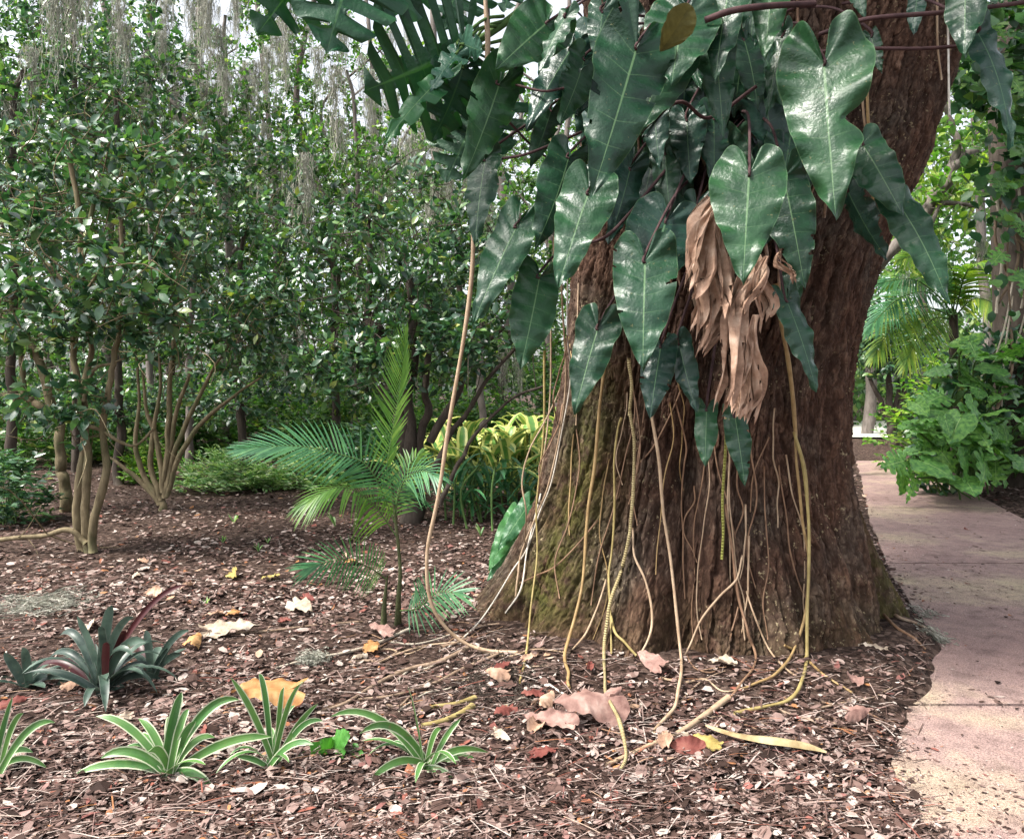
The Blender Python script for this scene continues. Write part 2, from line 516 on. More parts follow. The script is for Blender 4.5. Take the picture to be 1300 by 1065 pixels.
# great tree bark
m, nt, out = newmat('oak_bark')
co = coord(nt)
at = nt.nodes.new('ShaderNodeAttribute'); at.attribute_name = 'plate'
ac = nt.nodes.new('ShaderNodeAttribute'); ac.attribute_name = 'cellid'
n1 = noise(nt, 26, 7, 0.7, mapping(nt, co, (1, 1, 0.45)))
n2 = noise(nt, 2.2, 4, 0.6, co)
warm = ramp(nt, n1, [(0.28, (0.018, 0.0095, 0.007)), (0.5, (0.074, 0.041, 0.028)), (0.72, (0.175, 0.108, 0.077))])
cool = ramp(nt, n1, [(0.28, (0.02, 0.0145, 0.011)), (0.5, (0.066, 0.05, 0.039)), (0.72, (0.19, 0.152, 0.118))])
c = mixc(nt, ramp(nt, n2, [(0.46, (0, 0, 0)), (0.68, (1, 1, 1))]), warm, cool)
c = mixc(nt, 0.6, c, ramp(nt, ac.outputs['Fac'], [(0, (0.55, 0.5, 0.5)), (0.6, (1, 1, 1)), (1, (1.45, 1.4, 1.35))]), 'MULTIPLY')
c = mixc(nt, ramp(nt, at.outputs['Fac'], [(0.0, (0.75, 0.75, 0.75)), (0.55, (0, 0, 0))]), c, (0.028, 0.015, 0.011))
mo = nt.nodes.new('ShaderNodeAttribute'); mo.attribute_name = 'moss'
mn = noise(nt, 11, 6, 0.75, co)
mm = math_(nt, 'MULTIPLY', mo.outputs['Fac'], ramp(nt, mn, [(0.36, (0, 0, 0)), (0.54, (1, 1, 1))]))
c = mixc(nt, mm, c, ramp(nt, n1, [(0.3, (0.025, 0.03, 0.007)), (0.7, (0.11, 0.115, 0.022))]))
li = noise(nt, 42, 3, 0.6, co)
lp = noise(nt, 3.0, 3, 0.6, co)
lm = math_(nt, 'MULTIPLY', ramp(nt, li, [(0.61, (0, 0, 0)), (0.66, (1, 1, 1))]), ramp(nt, lp, [(0.5, (0, 0, 0)), (0.62, (0.85, 0.85, 0.85))]))
c = mixc(nt, lm, c, (0.34, 0.28, 0.17))
surf_out(nt, out, c, 0.85, 0.12, bump(nt, n1, 0.016))
M['oak'] = m

# ------------------------------------------------------------------ ground
TCX, TCY = 1.16, 4.62                                  # the great trunk's axis at the ground


def gz(x, y):
    x = np.asarray(x, float); y = np.asarray(y, float)
    z = 0.05 * (fbm(x * 0.8, y * 0.8, 3, 3) - 0.5) + 0.035 * (fbm(x * 4, y * 4, 11, 2) - 0.5)
    r = np.hypot(x - TCX, y - TCY)
    z = z + 0.07 * np.exp(-((r - 1.15) / 0.35) ** 2)
    e = 0.22 * (fbm(x * 2.2, y * 2.2, 61, 3) - 0.5) + 0.10 * (fbm(x * 9, y * 9, 67, 2) - 0.5)
    w = sstep(-0.22, 0.16, x - path_left(y) + e) * (1 - sstep(-0.1, 0.25, x - path_right(y) + e)) * (1 - sstep(13.6, 14.4, y))
    z = z * (1 - w) - 0.055 * w                                                   # falls to the path bed
    z = z + 0.5 * sstep(0.2, 2.2, x - path_right(y)) * (y < 16)                   # bank on the far side
    return z


def path_left(y):
    y = np.asarray(y, float)
    return np.interp(y, [0, 1.6, 2.71, 3.37, 4.0, 4.5, 5.5, 8, 11.5, 15.5, 19, 22], [1.0, 1.15, 1.42, 1.86, 2.30, 2.52, 2.85, 3.9, 5.45, 7.2, 8.7, 10.0])


def path_right(y):
    y = np.asarray(y, float)
    return np.interp(y, [0, 3, 6, 8.76, 11.95, 15.5, 19, 22], [3.8, 4.0, 4.75, 5.72, 6.8, 8.15, 9.9, 11.3])


def axis(segs):
    return np.unique(np.concatenate([np.arange(a, b, s) for a, b, s in segs]))


xs = axis([(-60, -8, 2.0), (-8, -4, 0.25), (-4, 3.5, 0.045), (3.5, 12, 0.25), (12, 61, 2.0)])
ys = axis([(-12, 1, 0.5), (1, 6.5, 0.045), (6.5, 20, 0.25), (20, 110, 3.0)])
X, Y = np.meshgrid(xs, ys)
g = MB()
g.grid(np.stack([X, Y, gz(X, Y)], -1))
ground = g.build('ground', M['soil'])
struct(ground)

# the concrete path, slab by slab with open joints
pm = MB()
cuts = [0.4, 3.28, 5.9, 8.6, 11.4, 14.0]
for a, b in zip(cuts[:-1], cuts[1:]):
    yy = np.arange(a + 0.012, b, 0.11); yy[-1] = b - 0.012
    t = np.linspace(0, 1, 26)
    wob = 0.06 * (fbm(yy * 3, yy * 0, 4, 3) - 0.5)
    L = path_left(yy) - 0.03 + wob; R = path_right(yy) + 0.03
    XX = L[:, None] + (R - L)[:, None] * t
    YY = np.broadcast_to(yy[:, None], XX.shape) - 0.10 * (XX - 2.0) * (a < 3.5) * 0
    ZZ = np.full(XX.shape, -0.012) + 0.004 * (fbm(XX * 2, YY * 2, 8, 2) - 0.5)
    top = np.stack([XX, YY, ZZ], -1)
    pm.grid(top)
    for edge in (top[0], top[-1], top[:, 0], top[:, -1]):
        low = edge.copy(); low[:, 2] -= 0.06
        pm.grid(np.stack([edge, low]))
struct(pm.build('path', M['path']))

cl = MB()
t = np.linspace(0, 1, 12)
XX, YY = np.meshgrid(5 + 22 * t, 19.5 + 9 * t)
cl.grid(np.stack([XX, YY, gz(XX, YY) + 0.05], -1))
struct(cl.build('clearing', M['clearing']))

# ------------------------------------------------------------------ the great tree
ROWS = np.array([(815, 560, 1160), (800, 580, 1148), (775, 600, 1134), (750, 620, 1124), (720, 640, 1112), (680, 660, 1101), (640, 676, 1091), (600, 689, 1085), (550, 700, 1082),
                 (500, 708, 1083), (450, 714, 1090), (400, 720, 1102), (340, 727, 1120), (280, 733, 1143), (200, 738, 1179), (120, 740, 1206),
                 (60, 740, 1223), (0, 738, 1240), (-80, 734, 1262), (-200, 725, 1300), (-420, 700, 1370)], float)
RZ = CAMH - (ROWS[:, 0] - HOR) / F * 4.62
RL = (ROWS[:, 1] + 6 - 650) / F * 4.62
RR = (ROWS[:, 2] - 16 - 650) / F * 4.62


def trunk_surface(th, z, bark=True):
    zz = np.clip(z, RZ[0], RZ[-1])
    l = np.interp(zz, RZ, RL); r = np.interp(zz, RZ, RR)
    cx, rx = (l + r) / 2, (r - l) / 2
    low = np.exp(-np.clip(z, 0, 9) / 0.55)
    mul = np.ones_like(th)
    for c0, w0, a0, fall in ((-101, 6, -0.20, 1.9), (-93, 5, 0.06, 1.6), (-70, 4.5, -0.10, 1.7), (-60, 4, -0.07, 1.3), (-78, 5, 0.06, 1.3), (-128, 6, -0.10, 1.1), (-45, 5, -0.09, 1.5), (-150, 6, -0.08, 0.9), (-28, 6, -0.08, 1.2),
                             (-114, 7, 0.07, 1.0), (-138, 6, 0.07, 0.8), (-36, 6, 0.06, 0.9), (-84, 3, -0.05, 0.8), (-160, 6, 0.08, 0.5), (-12, 7, 0.07, 0.6)):
        d = (np.degrees(th) - c0 + 4 * np.sin(z * 2.3 + c0))
        mul = mul + a0 * np.exp(-(d / w0) ** 2) * np.exp(-(np.clip(z, 0, 9) / fall) ** 2)
    mul = mul + low * 0.05 * np.sin(th * 6 + 1.3) + 0.04 * (fbm(th * 2.2, z * 1.1, 21, 3) - 0.5) * 2
    ry = rx * (0.84 - 0.14 * sstep(1.5, 3.5, z))
    h = np.zeros_like(th); plate = np.ones_like(th); cid = np.zeros_like(th)
    if bark:
        u = th * 1.0
        w1 = fbm(u * 9, z * 4, 31, 3) - 0.5; w2 = fbm(u * 34, z * 20, 33, 3) - 0.5; w3 = fbm(u * 30, z * 22, 35, 3) - 0.5
        uw = u + 0.06 * w1 + 0.030 * w2 + 0.05 * (fbm(u * 1.5, z * 0.9, 37, 2) - 0.5)
        zw = z + 0.16 * (fbm(u * 8, z * 3, 41, 2) - 0.5) + 0.05 * w3
        f1, f2, cid = worley(uw / 0.024, zw / 0.11, 3)
        plate = sstep(0.0, 0.22, f2 - f1)
        g1, g2, c2 = worley((uw + 0.03 * w1) / 0.085 + 7.3, zw / 0.9, 13)
        ridge = sstep(0.0, 0.34, g2 - g1)
        q1, q2, c3 = worley((u + 0.02 * w2) / 0.016, (z + 0.03 * w3) / 0.03, 23)
        small = sstep(0.0, 0.25, q2 - q1)
        rough = fbm(u * 60, z * 34, 51, 3) - 0.5
        pa = 0.35 + 1.1 * fbm(u * 2.6, z * 1.6, 71, 2)
        h = 0.010 * plate * (0.4 + 1.0 * cid) * pa + 0.032 * ridge * (0.5 + 0.8 * c2) + 0.004 * small * pa + 0.016 * rough + 0.03 * (fbm(u * 5, z * 2.2, 73, 3) - 0.5)
        plate = plate * (0.35 + 0.65 * ridge) * (0.7 + 0.3 * small)
        h = h - 0.03
    x = cx + (rx * mul + h) * np.cos(th)
    y = TCY + (ry * mul + h) * np.sin(th)
    return np.stack([x, y, z], -1), plate, cid


th_c = np.radians(np.linspace(-200, 160, 130))
z_c = np.linspace(-0.2, 5.6, 110)
TH, ZZ = np.meshgrid(th_c, z_c)
Pc, _, _ = trunk_surface(TH, ZZ, False)
tri = []
a, b = TH.shape
idx = np.arange(a * b).reshape(a, b)
quads = np.stack([idx[:-1, :-1], idx[:-1, 1:], idx[1:, 1:], idx[1:, :-1]], -1).reshape(-1, 4)
bvh = BVHTree.FromPolygons([tuple(p) for p in Pc.reshape(-1, 3)], [tuple(int(i) for i in q) for q in quads])


def trunk_hit(px, py):
    d = P(px, py, 1.0) - np.array([0, 0, CAMH])
    h = bvh.ray_cast(Vector((0, 0, CAMH)), Vector(d))
    return None if h[0] is None else h[0].y


def ground_D(px, py):
    """depth at which the pixel's ray meets the ground"""
    D = CAMH * F / max(py - HOR, 2.0)
    for _ in range(4):
        p = P(px, py, D)
        D = (CAMH - float(gz(p[0], p[1]))) * F / max(py - HOR, 2.0)
    return D


def surf(px, py, off=0.05, default=4.0):
    """a point in front of whatever stands there, trunk or ground, by off metres"""
    D = trunk_hit(px, py)
    if D is None: D = default
    if py > HOR + 40:
        D = min(D, ground_D(px, py))
    return P(px, py, D - off)


oak = thing('oak_tree', 'massive old tree with furrowed brown bark and mossy flared base beside path', 'tree', (TCX, TCY, 0))
tm = MB()
th_f = np.concatenate([np.radians(np.linspace(-190, 10, 1000)), np.radians(np.linspace(12, 168, 50))])
z_f = np.concatenate([np.linspace(-0.2, 4.0, 620), np.linspace(4.05, 5.6, 30)])
TH, ZZ = np.meshgrid(th_f, z_f)
Pf, plate, cid = trunk_surface(TH, ZZ, True)
tm.grid(Pf, close=True)
mossf = 0.7 * np.exp(-((np.degrees(TH) + 146) / 15) ** 2) * sstep(0.02, 0.25, ZZ) * (1 - sstep(0.8, 2.2, ZZ)) * 1.0 \
    + 0.55 * np.exp(-((np.degrees(TH) + 8) / 14) ** 2) * (1 - sstep(0.3, 1.0, ZZ)) + 0.12 * (1 - sstep(0.1, 0.5, ZZ))
tm.build('trunk', M['oak'], oak, attr={'plate': plate, 'cellid': cid, 'moss': np.clip(mossf, 0, 1)})
for k, pts in enumerate(([(0.75, 4.6, 5.3), (0.2, 4.4, 6.6), (-0.9, 4.0, 8.0)], [(2.1, 4.6, 5.3), (3.0, 4.9, 6.6), (4.4, 5.3, 8.0)])):
    lm = MB(); lm.tube(pts, [0.8, 0.55, 0.4], 16, 8); lm.build('limb', M['dark_bark'], oak)

# its leafy crown overhead, out of view, added to shade trunk and path
LEAF6V = np.array([(0, 0, 0), (-0.24, 0.33, 0.03), (0, 0.36, -0.03), (0.24, 0.33, 0.03), (-0.22, 0.66, 0.0), (0, 0.70, -0.06), (0.22, 0.66, 0.0), (0, 1.0, -0.16)])
LEAF6T = np.array([(0, 2, 1), (0, 3, 2), (4, 5, 7), (5, 6, 7)]); LEAF6Q = np.array([(1, 2, 5, 4), (2, 3, 6, 5)])
DIAV = np.array([(0, 0, 0), (-0.27, 0.45, 0.05), (0.27, 0.45, 0.05), (0, 1.0, -0.12)]); DIAT = np.array([(0, 2, 3), (0, 3, 1)])


def scatter(mb, pos, ydir, zdir, size, simple=False, width=1.0):
    pos = np.asarray(pos); n = len(pos)
    y = nrm(ydir); z = nrm(zdir - y * np.sum(zdir * y, 1, keepdims=True)); x = np.cross(y, z)
    tv = (DIAV if simple else LEAF6V)
    k = len(tv)
    s = np.broadcast_to(np.asarray(size, float), (n,))[:, None, None]
    V = pos[:, None] + s * (tv[None, :, 0:1] * width * x[:, None] + tv[None, :, 1:2] * y[:, None] + tv[None, :, 2:3] * z[:, None])
    off = (np.arange(n) * k)[:, None, None]
    if simple:
        mb.add(V, [(DIAT[None] + off).reshape(-1, 3)])
    else:
        mb.add(V, [(LEAF6T[None] + off).reshape(-1, 3), (LEAF6Q[None] + off).reshape(-1, 4)])


oc = MB(); r = np.random.default_rng(31)
n = 4200
u = nrm(r.standard_normal((n, 3))) * r.uniform(0.2, 1, (n, 1)) ** 0.4
cen = np.array([2.3, 4.2, 8.2]) + u * np.array([4.6, 4.2, 1.5])
cen = cen[(vnoise(cen[:, 0] * 0.9, cen[:, 1] * 0.9, 4) > 0.28) & (cen[:, 2] > 6.6)]
pos = np.repeat(cen, 9, 0) + r.normal(0, 0.22, (len(cen) * 9, 3))
scatter(oc, pos, r.standard_normal((len(pos), 3)), r.standard_normal((len(pos), 3)) * 0.6 + [0, 0, 1], 0.24 * r.uniform(0.7, 1.3, len(pos)), True)
oc.build('crown', M['far_leaf'], oak)

# ------------------------------------------------------------------ leaves with a true outline
HEART = np.array([(0, 0), (0.022, -0.09), (0.055, -0.19), (0.115, -0.265), (0.19, -0.285), (0.265, -0.235), (0.315, -0.13), (0.335, 0.0),
                  (0.325, 0.15), (0.295, 0.31), (0.25, 0.47), (0.195, 0.62), (0.13, 0.77), (0.07, 0.89), (0.022, 0.965), (0, 1.0)])
ARROW = np.array([(0, 0), (0.03, -0.08), (0.07, -0.16), (0.12, -0.20), (0.17, -0.18), (0.20, -0.10), (0.205, 0.0),
                  (0.20, 0.14), (0.205, 0.30), (0.19, 0.46), (0.15, 0.62), (0.10, 0.77), (0.055, 0.89), (0.018, 0.965), (0, 1.0)])
ROUND = np.array([(0, 0), (0.03, -0.10), (0.10, -0.20), (0.22, -0.24), (0.34, -0.19), (0.43, -0.07), (0.475, 0.08),
                  (0.475, 0.25), (0.44, 0.42), (0.37, 0.58), (0.28, 0.72), (0.18, 0.84), (0.09, 0.93), (0.03, 0.98), (0, 1.0)])


def leaf_grid(outline, A, T, normal, wmul=1.0, fold=0.15, bend=0.15, wave=0.02, nveins=9, slits=0, seed=0, nq=72, nv=9, curl=0.0, tipdroop=0.0, asym=0.0, fingers=0, fdepth=0.65, tears=0, bite=None):
    """two half-blades from petiole point A to tip T; returns list of (grid, uv, mask)"""
    r = np.random.default_rng(seed)
    L = np.linalg.norm(T - A)
    ey = (T - A) / L
    ez = normal - ey * np.dot(normal, ey); ez = nrm(ez)
    ex = np.cross(ey, ez)
    o, _ = smooth(np.c_[outline, np.zeros(len(outline))], np.zeros(len(outline)), 8)
    s = np.r_[0, np.cumsum(np.linalg.norm(np.diff(o[:, :2], axis=0), axis=1))]; s /= s[-1]
    q = np.linspace(0, 1, nq + 1)
    E = np.stack([np.interp(q, s, o[:, 0]), np.interp(q, s, o[:, 1])], -1)
    E[:, 0] *= 1 + 0.22 * (fbm(q * 4.5 + seed * 3.1, q * 0, seed, 2) - 0.5) * sstep(0.2, 0.4, q) * (1 - sstep(0.85, 1, q))
    Mr = np.clip((q - 0.30) / 0.70, 0, 1) ** 1.05
    v = np.linspace(0, 1, nv + 1)
    out = []
    ph = r.uniform(0, 6.28)
    for side in (-1, 1):
        w = wmul * (1 + asym * side)
        vv = np.broadcast_to(v[None], (nq + 1, nv + 1))
        if fingers:
            qf = q * fingers + r.uniform(0, 0.3)
            fr = np.abs((qf % 1.0) - 0.5) * 2
            dep = fdepth * (0.75 + 0.45 * hash2(np.floor(qf + 0.5), np.floor(qf * 0) + side, seed))
            vmax = 1 - dep * sstep(0.60, 0.74, fr) * sstep(0.05, 0.10, q) * (1 - sstep(0.93, 0.97, q)) - 0.10 * (fr ** 2) * sstep(0.05, 0.1, q)
            vv = v[None] * np.clip(vmax, 0.16, 1)[:, None]
        edge = 1 + 0.10 * (fbm(q * 9 + seed * 1.7 + side * 5, q * 0, seed + 2, 2) - 0.5)
        if bite and side == bite[0]: edge = edge - bite[2] * np.exp(-((q - bite[1]) / 0.045) ** 2)
        x = (E[:, 0] * edge)[:, None] * vv * w
        arc = vv
        y = Mr[:, None] * (1 - arc) + E[:, 1][:, None] * arc
        vb = (q * nveins) % 1.0
        pil = 0.0075 * np.sin(np.pi * vb)[:, None] * np.sin(np.pi * np.clip(v, 0, 1))[None] * (0.75 + 0.5 * r.random())
        z = fold * x + pil + 0.03 * (fbm(v[None] * 2.5 + seed, q[:, None] * 5 + side * 9, seed, 2) - 0.5) * v[None]
        z = z + wave * (v[None] ** 2) * np.sin(2 * np.pi * q[:, None] * 3.2 + ph + side)
        z = z + wave * 0.6 * (v[None] ** 2) * np.sin(2 * np.pi * q[:, None] * 7.7 + ph * 2 + side * 2)
        z = z - bend * (y - 0.0) * np.abs(y) + bend * np.clip(y, 0, 1)
        z = z - tipdroop * np.clip(y - 0.7, 0, 1) ** 2 * 4
        z = z - curl * (x ** 2) * 2.5
        lobe = np.clip(-y, 0, 1)
        z = z + 0.5 * lobe * r.uniform(-0.25, 0.7)
        G = A + L * (x[..., None] * side * ex + y[..., None] * ey + z[..., None] * ez)
        uv = np.stack([vv, np.broadcast_to(q[:, None], x.shape)], -1)
        mask = np.ones((nq, nv), bool)
        if slits:
            for k in range(slits):
                qc = 0.14 + (k + r.uniform(0.3, 0.7)) / slits * 0.72
                wd = max(1, int(r.integers(1, 3)))
                v0 = r.integers(int(nv * 0.28), int(nv * 0.5))
                a0 = int(qc * nq)
                if r.random() < 0.9:
                    mask[a0:a0 + wd, v0:] = False
                    mask[a0 + wd:a0 + wd + 1, v0 + (nv - v0) // 2:] = False
                else:
                    mask[a0:a0 + wd, v0:v0 + 3] = False
        for _ in range(tears):
            a0 = int(r.integers(nq // 5, nq - 12)); d0 = int(r.integers(1, 4))
            for j in range(d0): mask[a0 + j // 2:a0 + 1 + (d0 - j) // 2 + j // 2, nv - 1 - j] = False
        if side < 0:
            G, uv, mask = G[:, ::-1], uv[:, ::-1], mask[:, ::-1]
        out.append((G, uv, mask))
    return out


def add_leaf(name, mat, parent, outline, A, T, yaw=0.0, tilt=0.0, label=None, petiole=None, pr=0.006, pmat=None, **kw):
    A = np.asarray(A, float); T = np.asarray(T, float)
    ey = nrm(T - A)
    view = nrm(np.array([0, 0, CAMH]) - (A + T) / 2) + np.array([0, 0, tilt])
    nz = nrm(view - ey * np.dot(view, ey))
    side = np.cross(ey, nz)
    nz = nz * math.cos(yaw) + side * math.sin(yaw)
    mb = MB()
    for G, uv, mask in leaf_grid(outline, A, T, nz, **kw):
        mb.grid(G, uv, mask)
    # raised midrib
    L = np.linalg.norm(T - A)
    o = mb.build(name, mat, parent)
    if label: o['label'] = label
    if petiole is not None:
        pb = MB()
        Q = np.asarray(petiole, float)
        midp = (A + Q) / 2 + np.array([0, -0.04, 0.05]) * np.linalg.norm(A - Q) * 1.6
        pb.tube([A + nz * 0.002 + ey * 0.01, A - ey * 0.04 + nz * (-0.004), midp, Q], [pr * 0.9, pr, pr, pr * 1.25], 7, 7)
        pb.build('petiole', pmat or M['petiole'], parent).parent = o
    return o


phil = thing('philodendron', 'climbing philodendron with long glossy heart leaves and hanging aerial roots on tree trunk', 'climbing plant', (1.0, 3.5, 0))

# (attach px, depth), (tip px, depth), outline, width, yaw, mat, extra
LV = [
    ((634, 107), 3.55, (586, 233), 3.42, HEART, 0.70, -0.35, 'phil', dict(fold=-0.1, asym=0.0)),
    ((694, 30), 3.5, (628, 90), 3.35, HEART, 1.15, 0.2, 'phil', dict(fold=-0.1)),
    ((718, 22), 3.45, (684, 97), 3.35, ARROW, 0.9, 0.9, 'phil', dict(fold=-0.2)),
    ((808, 62), 3.15, (750, 252), 3.0, HEART, 0.80, -0.15, 'phil', dict(fold=-0.08, bend=0.10)),
    ((868, 20), 3.25, (852, 109), 3.15, HEART, 1.45, 0.1, 'phil', dict(fold=-0.05)),
    ((846, 66), 3.35, (812, 170), 3.3, HEART, 1.25, 0.25, 'phil', dict(fold=-0.15)),
    ((905, 40), 3.4, (918, 178), 3.3, HEART, 0.62, -0.3, 'phil', dict(fold=-0.15)),
    ((925, -10), 3.3, (908, 105), 3.2, HEART, 0.75, 0.3, 'phil', dict(fold=-0.1)),
    ((724, 64), 3.62, (667, 167), 3.5, HEART, 0.75, 0.4, 'phil_dark', dict(fold=-0.2)),
    ((742, 76), 3.6, (711, 157), 3.5, ARROW, 1.3, -0.5, 'phil', dict(fold=-0.1)),
    ((722, 200), 3.55, (678, 318), 3.4, ARROW, 1.15, -0.35, 'phil', dict(fold=-0.2, bend=0.25)),
    ((747, 246), 3.4, (708, 368), 3.25, HEART, 0.90, 0.25, 'phil', dict(fold=-0.05)),
    ((616, 203), 3.65, (603, 312), 3.55, ARROW, 0.95, 0.35, 'phil', dict(fold=-0.1)),
    ((656, 288), 3.55, (600, 414), 3.4, HEART, 0.70, 0.35, 'phil', dict(fold=-0.1)),
    ((845, 282), 3.5, (812, 392), 3.4, HEART, 1.25, 0.0, 'phil_dark', dict(fold=-0.1)),
    ((819, 332), 3.3, (816, 470), 3.15, HEART, 1.02, 0.05, 'phil', dict(fold=-0.06, bend=0.2)),
    ((685, 352), 3.6, (660, 470), 3.45, ARROW, 1.25, -0.2, 'phil', dict(fold=-0.08)),
    ((759, 417), 3.55, (729, 527), 3.45, HEART, 0.82, 0.2, 'phil', dict(fold=-0.05, wave=0.035)),
    ((839, 440), 3.6, (825, 532), 3.5, ARROW, 1.2, 0.1, 'phil_dark', dict(fold=-0.1)),
    ((862, 436), 3.62, (885, 524), 3.5, ARROW, 0.95, 0.3, 'phil_dark', dict(fold=-0.2)),
    ((897, 520), 3.55, (895, 593), 3.45, ARROW, 1.1, 0.0, 'phil', dict(fold=-0.15)),
    ((933, 528), 3.5, (946, 618), 3.42, ARROW, 0.9, -0.1, 'phil', dict(fold=-0.15)),
    ((1046, 82), 3.15, (1061, 278), 3.0, HEART, 0.86, 0.05, 'phil', dict(fold=-0.05, bite=(-1, 0.62, 0.55), wave=0.04)),
    ((951, 222), 3.05, (943, 361), 2.93, HEART, 1.0, 0.0, 'phil', dict(fold=-0.06, bend=0.12)),
    ((995, 225), 3.35, (1022, 368), 3.25, ARROW, 1.05, -0.15, 'phil', dict(fold=-0.12)),
    ((1095, 183), 3.35, (1147, 275), 3.2, ARROW, 1.3, -0.25, 'phil', dict(fold=-0.15)),
    ((1143, 262), 3.3, (1205, 388), 3.15, ARROW, 0.95, -0.45, 'phil', dict(fold=-0.2, bend=0.25)),
    ((1076, 242), 3.45, (1127, 330), 3.35, ARROW, 1.1, 0.7, 'phil_dark', dict(fold=-0.25)),
    ((1226, -30), 3.1, (1225, 72), 3.0, ARROW, 1.1, 0.1, 'phil', dict(fold=-0.1)),
    ((1240, 40), 3.15, (1284, 188), 3.05, ARROW, 0.62, -0.6, 'phil_dark', dict(fold=-0.2, bend=0.3)),
    ((1106, 46), 3.45, (1120, 94), 3.4, ARROW, 0.9, 0.2, 'phil', dict(fold=-0.1)),
    ((980, -12), 3.3, (971, 75), 3.22, HEART, 0.8, 0.1, 'phil', dict(fold=-0.1)),
    ((993, 46), 3.45, (974, 150), 3.4, ARROW, 0.55, 0.5, 'phil', dict(fold=-0.1)),
    ((1085, -20), 3.4, (1098, 24), 3.35, HEART, 0.8, 0.1, 'phil', dict(fold=-0.1)),
    ((1165, -8), 3.4, (1160, 45), 3.35, ARROW, 1.0, 0.2, 'phil_dark', dict(fold=-0.1)),
    ((999, 382), 3.55, (1037, 498), 3.45, ARROW, 0.8, -0.5, 'phil_dark', dict(fold=-0.2)),
    ((872, 152), 3.65, (877, 234), 3.6, HEART, 0.95, 0.2, 'phil_dark', dict(fold=-0.2)),
    ((845, 195), 3.7, (851, 275), 3.65, HEART, 0.9, 0.3, 'phil_dark', dict(fold=-0.2)),
    ((800, 215), 3.7, (772, 310), 3.6, HEART, 0.8, -0.4, 'phil_dark', dict(fold=-0.2)),
    ((906, 150), 3.65, (905, 240), 3.62, HEART, 0.8, -0.4, 'phil_dark', dict(fold=-0.2)),
    ((765, 15), 3.6, (758, 80), 3.55, HEART, 0.95, 0.1, 'phil_dark', dict(fold=-0.1)),
    ((830, 130), 3.6, (838, 215), 3.55, HEART, 0.8, 0.3, 'phil_dark', dict(fold=-0.1)),
    ((700, 140), 3.75, (672, 215), 3.7, HEART, 0.8, -0.4, 'phil_dark', dict(fold=-0.2)),
    ((884, 262), 3.62, (868, 330), 3.55, HEART, 0.9, 0.2, 'phil_dark', dict(fold=-0.1)),
    ((915, 350), 3.66, (935, 430), 3.6, ARROW, 1.0, 0.2, 'phil_dark', dict(fold=-0.1)),
    ((1010, 330), 3.66, (1000, 420), 3.6, ARROW, 0.9, 0.4, 'phil_dark', dict(fold=-0.1)),
]
for i, (ap, ad, tp, td, ol, wm, yaw, mk, kw) in enumerate(LV):
    hx = ap[0] + (930 - ap[0]) * 0.55; hy = ap[1] - 40 + (60 - ap[1]) * 0.25
    q = surf(hx, hy, 0.02, 3.9)
    k2 = dict(fold=-0.1, bend=0.14, wave=0.030); k2.update(kw)
    add_leaf('leaf', M[mk], phil, ol, P(*ap, ad), P(*tp, td), yaw=yaw, petiole=q, wmul=wm * 0.89, seed=100 + i, tears=int(i % 3 == 0) * 3, pr=0.0065, **k2)

r_ = np.random.default_rng(991)
for i in range(36):
    ax_, ay_ = r_.uniform(745, 1010), r_.uniform(-10, 230)
    l_ = r_.uniform(75, 130); a_ = r_.normal(0.05, 0.28)
    p0, p1 = (ax_, ay_), (ax_ + l_ * math.sin(a_), ay_ + l_ * math.cos(a_))
    dd = min(surf(*p0, 0.0, 3.9)[1], surf(*p1, 0.0, 3.9)[1])
    add_leaf('leaf', M['phil' if i % 3 == 0 else 'phil_dark'], phil, HEART if i % 2 else ARROW, P(*p0, dd - r_.uniform(0.08, 0.2)), P(*p1, dd - r_.uniform(0.12, 0.3)), yaw=r_.normal(0, 0.5), wmul=r_.uniform(0.75, 1.05),
             petiole=surf(ax_ + r_.normal(20, 20), ay_ - 45, 0.02, 3.9), seed=1500 + i, fold=r_.uniform(-0.3, 0.0), bend=0.2, wave=0.035, pr=0.005)

# curled lobe showing its olive brown back
OVAL = np.array([(0, 0), (0.06, 0.08), (0.16, 0.25), (0.23, 0.45), (0.26, 0.62), (0.24, 0.8), (0.16, 0.93), (0.07, 0.99), (0, 1.0)])
add_leaf('leaf', M['dead_orange'], phil, OVAL, P(838, 66, 3.10), P(876, 6, 3.0), yaw=0.3, wmul=1.2, seed=5, label='curled leaf lobe showing its olive brown back', fold=0.2, bend=0.3)
M['olive_back'] = drymat('olive_leaf_back', (0.06, 0.055, 0.015), (0.10, 0.09, 0.025), (0.14, 0.13, 0.04))
bpy.context.scene.collection.objects[-1].data.materials[0] = M['olive_back']

# long bare climbing stems crossing the top of the trunk
for pts, r in (([(895, 26, 3.2), (930, 14, 3.15), (975, 8, 3.15), (1034, 5, 3.25)], 0.014),
               ([(1040, 44, 3.4), (1075, 32, 3.3), (1111, 23, 3.22), (1210, 15, 3.2), (1310, 2, 3.3)], 0.010),
               ([(1036, 66, 3.45), (1100, 62, 3.35), (1170, 62, 3.3), (1240, 57, 3.25)], 0.008),
               ([(655, 108, 3.6), (690, 116, 3.5), (716, 112, 3.5)], 0.006),
               ([(618, 203, 3.7), (660, 198, 3.6), (700, 184, 3.62), (738, 168, 3.75)], 0.007),
               ([(600, 130, 3.6), (640, 150, 3.6), (680, 190, 3.75), (720, 215, 3.8)], 0.006),
               ([(1062, 232, 3.5), (1085, 258, 3.45), (1110, 268, 3.4), (1150, 264, 3.35)], 0.009),
               ([(800, 180, 3.6), (860, 130, 3.55), (900, 150, 3.6), (960, 110, 3.6)], 0.009),
               ([(742, 310, 3.6), (770, 300, 3.5), (800, 270, 3.6), (850, 210, 3.7)], 0.008)):
    sb = MB(); sb.tube([P(*p) for p in pts], r, 8, 8); sb.build('stem', M['petiole'], phil)

